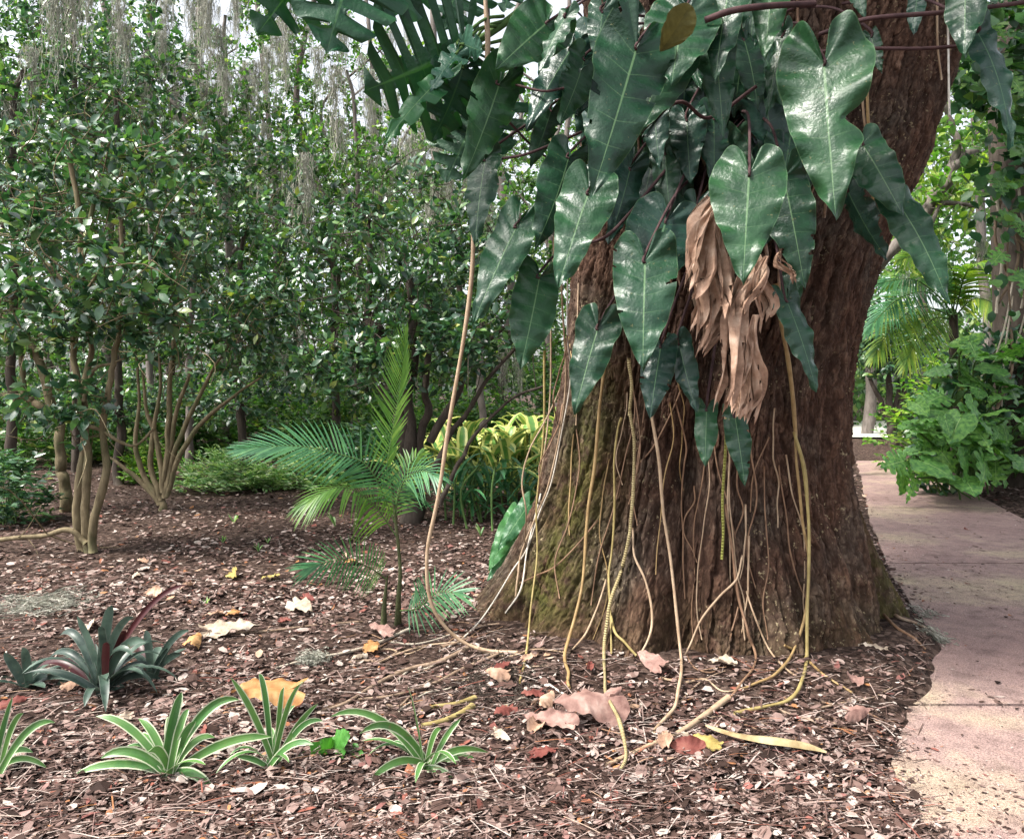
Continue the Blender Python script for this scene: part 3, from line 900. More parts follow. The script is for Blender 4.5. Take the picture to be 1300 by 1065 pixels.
# aerial roots: photo points, radius, material, gap to the trunk
AR = [
    ([(619, -10), (617, 60), (612, 140), (603, 250), (599, 335), (585, 450), (565, 570), (551, 655), (544, 710), (545, 752), (560, 786), (585, 812), (620, 826), (660, 828)], 0.019, 'root_tan', 0.10, 3.85),
    ([(693, 445), (690, 540), (684, 630), (681, 700), (672, 770), (666, 830), (658, 866)], 0.010, 'root_yellow', 0.10, 4.3),
    ([(702, 300), (700, 400), (698, 500), (688, 600), (680, 640)], 0.006, 'root_tan', 0.14, 4.2),
    ([(711, 280), (712, 373), (716, 490), (700, 600), (683, 650), (660, 705), (656, 730), (653, 757)], 0.008, 'root_tan', 0.12, 4.2),
    ([(722, 310), (722, 420), (724, 470), (716, 540), (702, 610), (684, 655), (668, 700), (650, 727), (616, 780), (585, 812), (558, 826)], 0.006, 'root_pale', 0.06, 4.2),
    ([(733, 330), (734, 420), (735, 470), (730, 540)], 0.006, 'root_tan', 0.06, 4.2),
    ([(688, 620), (672, 690), (660, 745), (640, 778)], 0.007, 'root_pale', 0.05, 4.2),
    ([(768, 455), (763, 520), (756, 600), (746, 652), (741, 710), (736, 755), (724, 805), (717, 838), (720, 856), (725, 872)], 0.014, 'root_ochre', 0.10, 4.0),
    ([(801, 455), (800, 490), (798, 528)], 0.017, 'root_ring', 0.12, 4.0),
    ([(802, 520), (803, 560), (802, 610), (800, 655), (797, 690), (788, 730), (773, 775), (765, 822), (766, 865), (775, 905), (788, 935), (792, 958), (789, 980)], 0.014, 'root_ring', 0.14, 4.0),
    ([(790, 530), (783, 548), (780, 590), (782, 650), (779, 700), (774, 735), (775, 780), (776, 830)], 0.010, 'root_yellow', 0.07, 4.0),
    ([(776, 770), (782, 800), (792, 815), (806, 832)], 0.011, 'root_yellow', 0.05, 4.0),
    ([(828, 515), (834, 580), (842, 650), (852, 710), (859, 774), (864, 830), (864, 862), (860, 890), (848, 908), (832, 928)], 0.012, 'root_tan', 0.14, 4.0),
    ([(801, 670), (806, 705), (820, 735), (827, 765), (828, 792), (822, 815), (813, 832)], 0.008, 'root_tan', 0.05, 4.0),
    ([(945, 705), (935, 735), (915, 756), (898, 778), (882, 805), (870, 832)], 0.009, 'root_tan', 0.06, 4.0),
    ([(925, 500), (923, 560), (920, 620), (918, 670), (916, 710)], 0.012, 'root_green', 0.16, 4.0),
    ([(985, 360), (994, 410), (1001, 455), (1007, 506), (1010, 553)], 0.018, 'root_ochre', 0.10, 4.0),
    ([(1010, 548), (1012, 590), (1020, 648), (1025, 700), (1025, 750), (1018, 800), (1006, 832), (985, 855), (960, 866), (944, 875)], 0.012, 'root_ochre', 0.09, 4.0),
    ([(1010, 548), (1020, 590), (1026, 640), (1029, 700), (1027, 780), (1026, 835), (1017, 868), (1000, 888), (968, 897), (934, 905)], 0.014, 'root_yellow', 0.11, 4.0),
    ([(1102, 85), (1102, 150), (1107, 210), (1112, 280)], 0.014, 'root_ochre', 0.08, 3.9),
    ([(1092, 100), (1096, 150), (1102, 185), (1106, 215)], 0.010, 'root_tan', 0.06, 3.9),
    ([(1203, -10), (1202, 60), (1204, 148)], 0.010, 'root_pale', 0.10, 3.8),
    ([(1190, -10), (1192, 50), (1194, 102)], 0.010, 'root_tan', 0.05, 3.8),
    ([(922, 640), (928, 690), (934, 722), (940, 770), (950, 800), (957, 825), (953, 850), (940, 868), (923, 890)], 0.011, 'root_brown', 0.05, 4.0),
    ([(948, 640), (947, 680), (942, 710), (940, 735)], 0.006, 'root_tan', 0.05, 4.0),
    ([(949, 680), (949, 740), (950, 765), (946, 785), (948, 812)], 0.006, 'root_tan', 0.05, 4.0),
    ([(950, 750), (957, 780), (976, 822), (1000, 850), (1028, 868)], 0.007, 'root_tan', 0.03, 4.0),
    ([(998, 819), (1020, 832), (1048, 858), (1085, 880)], 0.008, 'root_ochre', 0.03, 4.0),
    ([(857, 510), (868, 560), (870, 590), (864, 650), (868, 700), (872, 760)], 0.006, 'root_brown', 0.02, 4.0),
    ([(864, 495), (850, 530), (828, 570), (806, 594)], 0.006, 'root_brown', 0.02, 4.0),
    ([(935, 770), (930, 800), (922, 830), (905, 852), (880, 848), (868, 830)], 0.005, 'root_brown', 0.02, 4.0),
    ([(760, 660), (735, 690), (705, 720), (682, 730), (660, 740)], 0.006, 'root_brown', 0.02, 4.0),
    ([(770, 735), (758, 775), (742, 805), (722, 828)], 0.007, 'root_tan', 0.03, 4.0),
    ([(806, 505), (812, 560), (807, 610), (800, 640)], 0.006, 'root_brown', 0.03, 4.0),
    ([(905, 545), (910, 600), (925, 640), (935, 690)], 0.005, 'root_brown', 0.02, 4.0),
    ([(975, 555), (958, 600), (952, 650)], 0.005, 'root_brown', 0.02, 4.0),
    ([(812, 170), (813, 235)], 0.010, 'root_brown', 0.25, 4.0),
    ([(963, 30), (962, 120), (958, 180), (960, 220)], 0.008, 'root_brown', 0.12, 4.0),
    ([(1015, 0), (1010, 40), (1002, 65)], 0.012, 'root_brown', 0.06, 4.0),
    ([(756, 160), (757, 240)], 0.006, 'root_tan', 0.2, 3.8),
    ([(700, 130), (700, 230)], 0.007, 'root_tan', 0.1, 3.9),
]
r_ = np.random.default_rng(77)
for _ in range(22):
    x0 = r_.uniform(690, 1010); y0 = r_.uniform(420, 620); l = r_.uniform(90, 330); n = 6
    y1 = min(y0 + l, 812)
    xx = x0 + np.cumsum(r_.normal(0, 7, n)) + np.linspace(0, (x0 - 880) * 0.12, n)
    AR.append(([(float(a), float(b)) for a, b in zip(xx, np.linspace(y0, y1, n))], r_.uniform(0.004, 0.0065), ['root_brown', 'root_tan', 'root_brown', 'root_ochre'][int(r_.integers(0, 4))], 0.02, 4.0))
for k, (pts, r, mk, off, dfl) in enumerate(AR):
    q = []
    for j, (px, py) in enumerate(pts):
        f = 0.25 + 0.75 * (1 - j / (len(pts) - 1)) if py > 600 or pts[-1][1] > 780 else 1.0
        d = surf(px, py, off * f, dfl)
        if py > 560 and gz(d[0], d[1]) + r * 0.6 > d[2]:
            d[2] = float(gz(d[0], d[1])) + r * 0.6
        if mk == 'root_ring' and 870 < py < 950: d[2] += 0.055
        q.append(d)
    q = np.array(q)
    if len(q) > 3:                                   # even the depth out so the root hangs free
        D = q[:, 1].copy()
        for _ in range(3):
            D[1:-1] = np.minimum(D[1:-1], 0.25 * D[:-2] + 0.5 * D[1:-1] + 0.25 * D[2:])
        for j in range(len(q)):
            if pts[j][1] < 820:
                q[j] = P(pts[j][0], pts[j][1], D[j])
    q, rr = smooth(q, np.full(len(q), r * (0.62 if r > 0.0085 else 0.75)), 7)
    kk = np.arange(len(q))
    rr = rr * (1 + 0.5 * (fbm(kk * 0.2 + k, kk * 0.0, k, 2) - 0.5)) * np.linspace(1.08, 0.85, len(q))
    q = q + (np.stack([vnoise(kk * 0.13, kk * 0.0 + j * 5.3 + k, j) for j in range(3)], -1) - 0.5) * [0.022, 0.008, 0.0]
    mb = MB(); mb.tube(q, rr, 8)
    mb.build('aerial_root', M[mk], phil)

# dead leaves hanging in a bundle under the tall middle leaf
def dead_leaf(p0, p1, w, seed, D0, D1, mat='dead', tear=True):
    r = np.random.default_rng(seed)
    A, T = P(*p0, D0), P(*p1, D1)
    n, k = 40, 25
    t = np.linspace(0, 1, n); s = np.linspace(-1, 1, k)
    ax = T - A; L = np.linalg.norm(ax); ey = ax / L
    ex = nrm(np.cross(ey, np.array([0, -1, 0]))); ez = np.cross(ex, ey)
    prof = np.interp(t, [0, 0.12, 0.4, 0.75, 0.95, 1], [0.30, 0.55, 1.0, 0.95, 0.8, 0.62]) * (1 + 0.35 * (fbm(t * 5 + seed, t * 0, seed, 2) - 0.5))
    nf = r.uniform(0.45, 0.95); ph = r.uniform(0, 1)
    tri = np.abs(((s[None] * nf + ph + 0.35 * np.sin(t * 4 + seed)[:, None] + 0.3 * t[:, None]) % 1.0) - 0.5) * 2 - 0.5
    ed = np.interp(np.arange(k), np.arange(0, k + 2, 2), r.uniform(-0.20, 0.06, len(np.arange(0, k + 2, 2))))
    tt = t[:, None] * (1 + ed[None] * (t[:, None] ** 4))
    cr = 0.024 * (fbm(t[:, None] * 6 + seed, s[None] * 3.5 + seed, 3, 4) - 0.5)
    cr2 = 0.014 * (fbm(t[:, None] * 5 + seed, s[None] * 2 - seed, 5, 2) - 0.5)
    xx = w * 0.55 * prof[:, None] * s[None] + cr2
    zz = w * 0.5 * prof[:, None] * tri + cr * 0.7
    tw = r.uniform(-0.6, 0.6) * t[:, None] + r.uniform(-0.5, 0.5)
    xx, zz = xx * np.cos(tw) - zz * np.sin(tw), xx * np.sin(tw) + zz * np.cos(tw)
    bow = 0.03 * np.sin(np.pi * t * r.uniform(0.8, 2) + r.uniform(0, 3))
    G = A + tt[..., None] * ax + (xx + bow[:, None])[..., None] * ex + zz[..., None] * ez
    mask = np.ones((n - 1, k - 1), bool)
    if tear:
        for _ in range(5):
            c0 = r.integers(1, k - 2); r0 = r.integers(int(n * 0.45), n - 6)
            if r.random() < 0.6: mask[r0:, c0:c0 + 1 + r.integers(0, 2)] = False
            else: mask[r0:r0 + 2, c0] = False; mask[r0 + 1:r0 + 3, c0 + 1] = False
    mb = MB(); mb.grid(G, None, mask)
    o = mb.build('leaf', M[mat], phil)
    o['label'] = 'dry brown curled dead leaf'


for k, a in enumerate([((908, 252), (872, 372), 0.085), ((906, 270), (884, 430), 0.075), ((915, 285), (893, 418), 0.06), ((938, 330), (894, 452), 0.05),
                       ((950, 345), (905, 515), 0.075), ((962, 335), (920, 512), 0.06), ((958, 420), (928, 525), 0.05), ((948, 425), (945, 533), 0.055),
                       ((966, 400), (953, 536), 0.045), ((975, 325), (968, 405), 0.05), ((925, 300), (915, 400), 0.06), ((958, 300), (948, 400), 0.06),
                       ((990, 320), (1002, 360), 0.02), ((900, 400), (880, 440), 0.02)]):
    for j in range(1 + (k % 3 == 0)):
        o2 = np.random.default_rng(k * 7 + j).normal(0, 5, 4) * j
        dead_leaf((a[0][0] + o2[0], a[0][1] + abs(o2[1])), (a[1][0] + o2[2] * 1.5, a[1][1] + o2[3] * 4), a[2] * (1.45 if j == 0 else 0.7), 40 + k + 100 * j, 3.28 + 0.03 * (k % 4) - 0.03 * j, 3.2 + 0.04 * (k % 5) - 0.03 * j)

# thin dead petioles, torn sheaths and bare stems in the shade behind the leaves
for k in range(34):
    x0, y0 = rng.uniform(830, 1040), rng.uniform(60, 330)
    x1 = x0 + rng.normal(0, 22); y1 = y0 + rng.uniform(40, 120)
    mb = MB(); a0, b0 = surf(x0, y0, rng.uniform(0.03, 0.14)), surf(x1, y1, rng.uniform(0.02, 0.1))
    mb.tube([a0, (a0 + b0) / 2 + rng.normal(0, 0.025, 3), b0], rng.uniform(0.004, 0.010), 5, 6)
    mb.build('dead_petiole', M[['root_brown', 'stick', 'dead'][k % 3]], phil)

# ------------------------------------------------------------------ monstera reaching in from the upper left of the trunk
mon = thing('monstera', 'monstera with huge dark split leaves hanging left of the great trunk', 'climbing plant', (0.2, 3.9, 2.4))
MV = [((590, 62), 3.75, (462, 116), 3.6, 1.5, -0.1, 'mon', 12, 0.85), ((562, 98), 3.55, (484, 188), 3.42, 0.30, 0.5, 'mon_pale', 5, 0.5),
      ((580, 68), 3.6, (546, 118), 3.5, 0.5, 0.5, 'mon_teal', 5, 0.5), ((588, 86), 3.72, (548, 180), 3.66, 0.8, -0.5, 'mon', 7, 0.7), ((604, 150), 3.9, (566, 232), 3.85, 1.2, 0.2, 'mon', 8, 0.75), ((622, 120), 3.95, (600, 235), 3.9, 0.9, 0.2, 'mon', 8, 0.7),
      ((458, -78), 3.4, (414, 70), 3.2, 1.0, 0.1, 'mon', 9, 0.8), ((402, -62), 3.4, (326, 44), 3.25, 0.95, -0.2, 'mon', 8, 0.78), ((532, -18), 3.6, (472, 24), 3.5, 0.8, 0.1, 'mon_teal', 4, 0.35),
      ((590, -40), 3.9, (562, 40), 3.85, 1.2, 0.1, 'mon', 8, 0.75), ((650, -30), 3.9, (640, 16), 3.85, 1.1, 0.1, 'mon', 6, 0.6), ((588, 56), 3.62, (614, 66), 3.55, 1.3, 0.2, 'mon_teal', 3, 0.4)]
for i, (ap, ad, tp, td, wm, yaw, mk, sl, fd) in enumerate(MV):
    q = P(ap[0] + (690 - ap[0]) * 0.5, ap[1] - 35, 3.9)
    add_leaf('leaf', M[mk], mon, ROUND, P(*ap, ad), P(*tp, td), yaw=yaw, wmul=wm, petiole=q, pr=0.008, pmat=M['green_stem'], fingers=sl, fdepth=fd, seed=300 + i, fold=-0.12, bend=0.2, wave=0.03, nq=180, nv=12)
sb = MB(); sb.tube([P(*p) for p in ((700, -20, 4.0), (640, 30, 3.9), (590, 62, 3.8), (575, 75, 3.8))], 0.02, 8, 8); sb.build('stem', M['green_stem'], mon)
sb = MB(); sb.tube([P(*p) for p in ((720, 20, 4.2), (660, 55, 3.9), (612, 100, 3.75))], 0.012, 8, 8); sb.build('stem', M['green_stem'], mon)

# ------------------------------------------------------------------ small foliage
def shrub_tree(name, label, cat, base, stems, crowns, leaf, bark, lsize=0.095, nleaf=13, seed=0, group=None, simple=False, gap=0.46, twigr=0.006, droop=0.0, sides=4, bare=110):
    """stems: lists of ((px, py, D), radius); crowns: (px, py, D, rx m, ry m, rz m, n twigs)"""
    r = np.random.default_rng(seed)
    t = thing(name, label, cat, base, group)
    wood, fol = MB(), MB()
    sk = []
    for st in stems:
        pts = np.array([P(*p) for p, _ in st]); rad = np.array([q for _, q in st])
        ps, rs = smooth(pts, rad, 7)
        kk = np.arange(len(ps))
        rs = rs * (1 + 0.30 * (fbm(kk * 0.45 + seed, kk * 0.0 + rad[0] * 99, seed, 2) - 0.5))
        ps = ps + (np.stack([vnoise(kk * 0.4, kk * 0 + j * 7.7 + seed, seed + j) for j in range(3)], -1) - 0.5) * rs[:, None] * 1.3 * [1, 1, 0.3]
        wood.tube(ps, rs, 8)
        s = ps
        sk.append(s[len(s) // 3:])
    sk = np.vstack(sk)
    for (cx, cy, D, rx, ry, rz, n) in crowns:
        c = P(cx, cy, D)
        u = nrm(r.standard_normal((n * 3, 3))) * (r.uniform(0.1, 1, (n * 3, 1)) ** 0.45)
        keep = vnoise(u[:, 0] * 2.6 + seed + cx, u[:, 2] * 2.6 + u[:, 1] * 1.7, seed) > gap - 0.08
        u = u[keep][:n]
        ends = c + u * np.array([rx, ry, rz])
        ends = ends[ends[:, 2] > 0.45]
        d0 = np.array([np.min(np.linalg.norm(sk - e, axis=1)) for e in ends]) if len(ends) else np.zeros(0)
        for e in ends[np.argsort(d0)]:
            dist = np.linalg.norm(sk - e, axis=1) + 0.5 * np.clip(sk[:, 2] - e[2], 0, 9)
            s = sk[np.argmin(dist)]
            L = np.linalg.norm(e - s)
            mid = (s + e) / 2 + r.normal(0, 0.10, 3) * L + np.array([0, 0, -0.06 * L])
            pts, rr = smooth(np.array([s, mid, e]), np.array([twigr * (0.7 + 0.7 * L), twigr * 0.7, twigr * 0.35]), 3)
            wood.tube(pts, rr, sides, 0, caps=False)
            sk = np.vstack([sk, pts[2:]])
            td = nrm(e - mid)
            k = r.integers(int(nleaf * 0.4), int(nleaf * 1.35) + 1)
            f = r.uniform(0.55, 1.02, k)[:, None]
            lp = mid + (e - mid) * f + r.normal(0, lsize * 0.28, (k, 3))
            yd = nrm(r.standard_normal((k, 3)) + td * 0.9 + np.array([0, 0, 0.05 - droop]))
            zd = nrm(r.standard_normal((k, 3)) * 0.55 + np.array([0, -0.25, 0.9]))
            scatter(fol, lp, yd, zd, lsize * r.uniform(0.5, 1.3, k), simple)
    for _ in range(bare):                                  # bare twigs between the leaves
        s = sk[r.integers(0, len(sk))]
        d = nrm(r.standard_normal(3) + np.array([0, 0, 0.35])); L = r.uniform(0.25, 0.8)
        pts, rr = smooth(np.array([s, s + d * L * 0.5 + r.normal(0, 0.06, 3), s + d * L + r.normal(0, 0.12, 3)]), np.array([twigr, twigr * 0.7, twigr * 0.3]), 3)
        wood.tube(pts, rr, sides, 0, caps=False)
    wood.build('trunk', bark, t)
    if fol.n: fol.build('crown', leaf, t)
    return t


def gp(px, py):
    D = ground_D(px, py)
    return P(px, py, D)


def st(D, r0, r1, *pts):
    n = len(pts)
    return [((x, y, D + (i / max(1, n - 1)) * 0.0), r0 + (r1 - r0) * i / max(1, n - 1)) for i, (x, y) in enumerate(pts)]


# nearest multi-stemmed camellia on the left
b = gp(105, 700)
shrub_tree('camellia_tree', 'nearest multi-stemmed camellia with three mossy tan trunks at left', 'tree', b,
           [st(6.3, 0.036, 0.02, (102, 702), (100, 650), (103, 583), (108, 537), (102, 490), (93, 440), (100, 380), (104, 300), (90, 200)),
            st(6.25, 0.036, 0.018, (110, 702), (111, 650), (110, 583), (107, 543), (105, 506), (116, 444), (108, 382), (102, 350), (120, 260)),
            st(6.2, 0.036, 0.016, (116, 702), (122, 660), (133, 600), (130, 537), (141, 490), (144, 460), (152, 413), (155, 350), (155, 280)),
            st(6.2, 0.024, 0.018, (108, 690), (90, 672), (55, 680), (15, 683), (-40, 690)),
            st(6.2, 0.02, 0.008, (107, 540), (128, 545), (150, 560), (172, 565), (195, 545)),
            st(6.2, 0.018, 0.008, (105, 510), (120, 470), (140, 462), (158, 455)), st(6.25, 0.02, 0.008, (104, 385), (85, 362), (60, 335), (40, 322)),
            st(6.25, 0.015, 0.008, (108, 372), (122, 352), (138, 325))],
           [(95, 300, 6.2, 1.05, 0.9, 0.95, 200), (150, 370, 6.1, 0.7, 0.6, 0.5, 80), (30, 400, 6.1, 0.5, 0.6, 0.5, 40), (105, 525, 6.05, 0.30, 0.25, 0.25, 14), (60, 500, 6.2, 0.45, 0.4, 0.35, 22)],
           M['cam_leaf'], M['cam_bark'], 0.105, 12, 1)

b = gp(72, 650)
shrub_tree('leaning_tree', 'grey trunked small tree with low leaning branch at far left', 'tree', b,
           [st(8.2, 0.062, 0.04, (84, 650), (80, 610), (74, 583), (70, 530), (46, 453), (22, 419), (0, 405), (-40, 390)),
            st(8.2, 0.04, 0.03, (70, 532), (50, 516), (31, 505), (0, 503), (-40, 500)), st(8.2, 0.03, 0.02, (30, 505), (28, 470), (26, 440), (30, 400), (40, 330))],
           [(20, 380, 8.0, 1.0, 0.8, 0.8, 90), (10, 250, 8.2, 1.2, 0.8, 1.0, 110)], M['cam_leaf'], M['cam_bark'], 0.10, 12, 2)

b = gp(205, 648)
stB = [st(8.4, 0.045, 0.02, (205, 650), (206, 630), (208, 610), (212, 560), (215, 500), (222, 430), (226, 330))]
for pts in (((203, 640), (182, 600), (172, 560), (176, 500), (170, 430)), ((203, 635), (192, 590), (196, 540), (203, 480), (198, 400)), ((208, 632), (214, 590), (225, 520), (240, 475), (258, 420)),
            ((208, 632), (222, 575), (245, 520), (268, 472), (290, 440)), ((210, 630), (228, 580), (258, 535), (300, 500), (330, 480)), ((203, 640), (180, 612), (155, 592), (138, 580)), ((206, 625), (200, 560), (186, 520), (180, 470))):
    stB.append(st(8.4, 0.036, 0.012, *pts))
shrub_tree('camellia_tree', 'vase-shaped camellia with many pale stems fanning from one base behind nearest camellia', 'tree', b, stB,
           [(240, 395, 8.3, 1.35, 0.9, 0.75, 230), (215, 260, 8.4, 1.2, 0.9, 0.9, 190), (330, 400, 8.3, 0.8, 0.7, 0.6, 90)], M['cam_leaf'], M['cam_bark'], 0.10, 12, 3)

b = gp(525, 664)
stC = [st(7.7, 0.12, 0.07, (524, 670), (524, 640), (523, 596), (517, 562), (510, 530), (500, 500), (485, 440), (473, 400)),
       st(7.6, 0.055, 0.03, (527, 625), (530, 577), (542, 531), (540, 497), (545, 440), (550, 380)), st(7.6, 0.06, 0.04, (522, 590), (521, 540), (521, 487), (525, 420), (520, 350)),
       st(7.3, 0.034, 0.018, (540, 620), (560, 577), (580, 540), (597, 518), (620, 480), (655, 442)), st(7.1, 0.026, 0.012, (558, 640), (570, 614), (585, 585), (597, 560), (625, 528), (655, 503), (690, 490)),
       st(7.5, 0.05, 0.025, (545, 560), (580, 500), (600, 450), (640, 415)), st(7.8, 0.05, 0.03, (505, 520), (470, 470), (463, 420), (470, 350), (468, 280))]
shrub_tree('camellia_tree', 'thick dark-trunked camellia with glossy crown behind the young palm', 'tree', b, stC,
           [(450, 465, 7.2, 0.85, 0.5, 0.32, 100), (540, 440, 7.2, 0.8, 0.6, 0.5, 110), (470, 330, 7.6, 1.25, 0.9, 0.75, 190), (590, 390, 7.5, 0.75, 0.7, 0.75, 90), (540, 280, 7.8, 1.1, 0.8, 0.7, 110)],
           M['cam_leaf'], M['dark_bark'], 0.10, 12, 4)

# second row: taller, lighter, with the sky between
for k, (px, py, D, lab, crowns, lf, bk) in enumerate([
    (150, 612, 10.5, 'slender dark trunked tree between nearest camellia and vase-shaped camellia', [(150, 150, 10.5, 1.5, 1.0, 1.3, 200), (100, 60, 10.5, 1.5, 1.0, 1.0, 140), (150, 500, 10.8, 1.0, 0.7, 0.65, 90), (50, 500, 11, 1.0, 0.7, 0.7, 70)], 'cam_leaf', 'dark_bark'),
    (305, 607, 11.2, 'straight dark trunked tree behind the pale fern shrub', [(310, 330, 11.0, 1.4, 1.0, 1.1, 170), (330, 225, 11.2, 1.3, 1.0, 0.8, 110), (320, 480, 11.0, 1.1, 0.8, 0.7, 110), (240, 510, 11.4, 0.9, 0.7, 0.6, 70)], 'cam_leaf', 'dark_bark'),
    (425, 600, 12.0, 'slim tree in shade right of the pale fern shrub', [(400, 330, 12, 1.3, 1.0, 1.0, 130), (415, 210, 12, 1.2, 1.0, 0.7, 90), (420, 490, 12, 1.2, 0.8, 0.7, 90)], 'cam_leaf_light', 'dark_bark'),
    (15, 640, 9.0, 'young dark stemmed tree rising at the left edge of the wood', [(30, 130, 9.0, 1.5, 0.9, 1.4, 260), (-30, 350, 9, 0.9, 0.9, 0.8, 60)], 'cam_leaf', 'dark_bark'),
    (240, 598, 13.0, 'tall light green tree showing sky through its top', [(200, 150, 13, 1.7, 1.2, 1.6, 170), (290, 130, 13, 1.5, 1.2, 1.4, 90)], 'cam_leaf_light', 'grey_bark'),
    (95, 600, 12.0, 'tall fine leaved tree filling the top left corner with foliage', [(90, 60, 12, 1.7, 1.2, 1.6, 230), (60, 200, 12, 1.4, 1.0, 1.2, 110)], 'cam_leaf', 'dark_bark'),
    (285, 590, 14.5, 'tall fine leaved tree with moss in its top left of the monstera', [(285, 60, 14.5, 2.0, 1.4, 1.7, 240), (330, 180, 14.5, 1.6, 1.2, 1.2, 120)], 'cam_leaf_light', 'grey_bark'),
    (450, 592, 14.0, 'tall fine leaved tree rising behind the split monstera leaves', [(440, 130, 14, 1.8, 1.2, 1.8, 230), (500, 240, 14, 1.5, 1.2, 1.0, 110)], 'cam_leaf_light', 'grey_bark'),
    (190, 592, 14.0, 'tall fine leaved tree between top left foliage and sky gap', [(190, 30, 14, 1.6, 1.2, 1.5, 190), (180, 160, 14, 1.4, 1.2, 1.2, 90)], 'cam_leaf', 'grey_bark'),
    (610, 598, 12.5, 'grey trunked tree glimpsed between hanging leaves and thick dark camellia', [(600, 330, 12.5, 1.4, 1.2, 1.5, 150), (560, 190, 12.5, 1.3, 1.2, 1.0, 80)], 'cam_leaf_light', 'grey_bark'),
]):
    top = crowns[0][1]
    gy = HOR + CAMH * F / D
    S = [st(D, 0.075, 0.03, (px, gy + 4), (px + 2, gy - 60), (px - 3, gy - 150), (px + 4, 350), (px, top + 20), (crowns[0][0], top - 40))]
    shrub_tree('understory_tree', lab, 'tree', P(px, gy, D), S, crowns, M[lf], M[bk], 0.11, 12, 20 + k, gap=0.5, sides=3)

# far trees: whole trees, each with trunk and crown
FT = [(-20, 15, 150, 120, 2.6, 3.2), (60, 18, 210, 60, 2.4, 3.6), (130, 16, 360, 40, 2.4, 3.0), (215, 21, 300, 120, 2.6, 3.6), (290, 18, 420, 330, 2.2, 1.8), (350, 24, 260, 150, 2.6, 3.0),
      (415, 20, 380, 230, 2.6, 2.6), (475, 25, 260, 210, 2.8, 3.0), (535, 17, 430, 300, 2.2, 2.0), (585, 22, 310, 250, 2.4, 3.2), (640, 18, 400, 300, 2.2, 2.6), (700, 21, 350, 180, 2.5, 3.4)]
names = ['leftmost far tree in the dim wood', 'far grey trunk left of nearest camellia', 'far tree rising behind the slender dark trunk', 'far thin grey trunk behind vase-shaped camellia', 'low far tree behind fern shrub',
         'far pale trunk under the brightest sky gap', 'far tree straight behind young palm tip', 'far pale tree right of the sky gap', 'low far tree behind thick dark camellia', 'far tree behind hanging brown root', 'far low tree beside the ginger bed', 'far tree half hidden by great trunk']
for k, (px, D, py, _, rx, rz) in enumerate(FT):
    gy = HOR + CAMH * F / D
    r2 = np.random.default_rng(60 + k)
    S = [st(D, 0.13, 0.06, (px, gy + 3), (px + r2.uniform(-9, 9), gy - 90), (px + r2.uniform(-22, 22), 300), (px + r2.uniform(-45, 45), 120), (px + r2.uniform(-70, 70), -120))]
    for j in range(3):
        y0 = 330 - 70 * j
        S.append(st(D, 0.06, 0.02, (px, y0), (px + r2.uniform(-40, 40), y0 - 60), (px + r2.uniform(-90, 90), y0 - 130)))
    shrub_tree('woodland_tree', names[k], 'tree', P(px, gy, D), S,
               [(px, py, D, rx, 1.6, rz * 0.7, 150), (px + r2.uniform(-30, 30), max(py - 150, 20), D, rx * 1.1, 1.5, rz * 0.6, 85), (px, 470, D, rx * 1.1, 1.3, 0.9, 60)], M['cam_leaf_light' if k % 2 else 'far_leaf'], M['grey_bark'] if k % 3 else M['dark_bark'],
               0.15, 19, 60 + k, simple=True, gap=0.47, twigr=0.012, sides=3)

# the wood beyond: one mass of leaves
fw = MB(); r = np.random.default_rng(99)
def wood_mass(x0, x1, y0, y1, zmax, n, size, prof):
    X = r.uniform(x0, x1, n); Yv = r.uniform(y0, y1, n)
    px = 650 + X / Yv * F
    top = np.interp(px, prof[0], prof[1])
    ztop = CAMH - (top - HOR) / F * Yv
    Z = 0.1 + r.uniform(0, 1, n) ** 0.9 * np.maximum(ztop, 0.5) * (0.8 + 0.4 * vnoise(px * 0.02, Yv * 0.3, 5))
    keep = vnoise(px * 0.035, Z * 1.3, 7) > 0.30
    pos = np.stack([X, Yv, Z], -1)[keep]
    k = 7
    pos = np.repeat(pos, k, 0) + r.normal(0, 0.28, (len(pos) * k, 3))
    yd = nrm(r.standard_normal((len(pos), 3))); zd = nrm(r.standard_normal((len(pos), 3)) * 0.7 + np.array([0, -0.3, 0.8]))
    scatter(fw, pos, yd, zd, size * r.uniform(0.6, 1.3, len(pos)), True, 1.2)
wood_mass(-32, 8, 22, 36, 9, 8500, 0.26, ([-200, 0, 120, 200, 260, 460, 520, 600, 760, 900], [80, 80, 80, 130, 190, 190, 150, 150, 120, 80]))
wood_mass(6, 34, 24, 34, 9, 3600, 0.32, ([900, 1080, 1120, 1160, 1200, 1260, 1400], [200, 330, 330, 260, 200, 150, 80]))
struct(fw.build('woodland', M['far_leaf']), 'stuff', 'distant mass of green woodland foliage beyond the garden trees', 'woodland')

# ------------------------------------------------------------------ spanish moss
def moss_mesh(seed, L, W, n):
    r = np.random.default_rng(seed); mb = MB()
    for i in range(n):
        l = L * r.uniform(0.25, 1.0) * (1 - 0.5 * (i / n) ** 2)
        k = 14
        st_ = r.normal(0, W, 3) * np.array([1, 1, 0.2])
        walk = np.cumsum(r.normal(0, 0.011, (k, 3)), 0) * np.array([1, 1, 0.3])
        walk += 0.012 * np.sin(np.linspace(0, r.uniform(6, 20), k))[:, None] * r.standard_normal(3) * np.array([1, 1, 0])
        pull = np.linspace(1, 0.55, k)[:, None]
        pts = st_ * pull + walk + np.stack([np.zeros(k), np.zeros(k), -np.linspace(0, l, k)], -1)
        d = nrm(r.standard_normal(3) * np.array([1, 1, 0.1])) * r.uniform(0.0018, 0.0034)
        mb.grid(np.stack([pts - d, pts + d], 1))
        for j in range(2, k, 2):
            e = pts[j] + r.normal(0, 0.02, 3) + np.array([0, 0, -0.02])
            mb.add([pts[j] - d, pts[j] + d, e], [np.array([(0, 1, 2)])])
    return mb


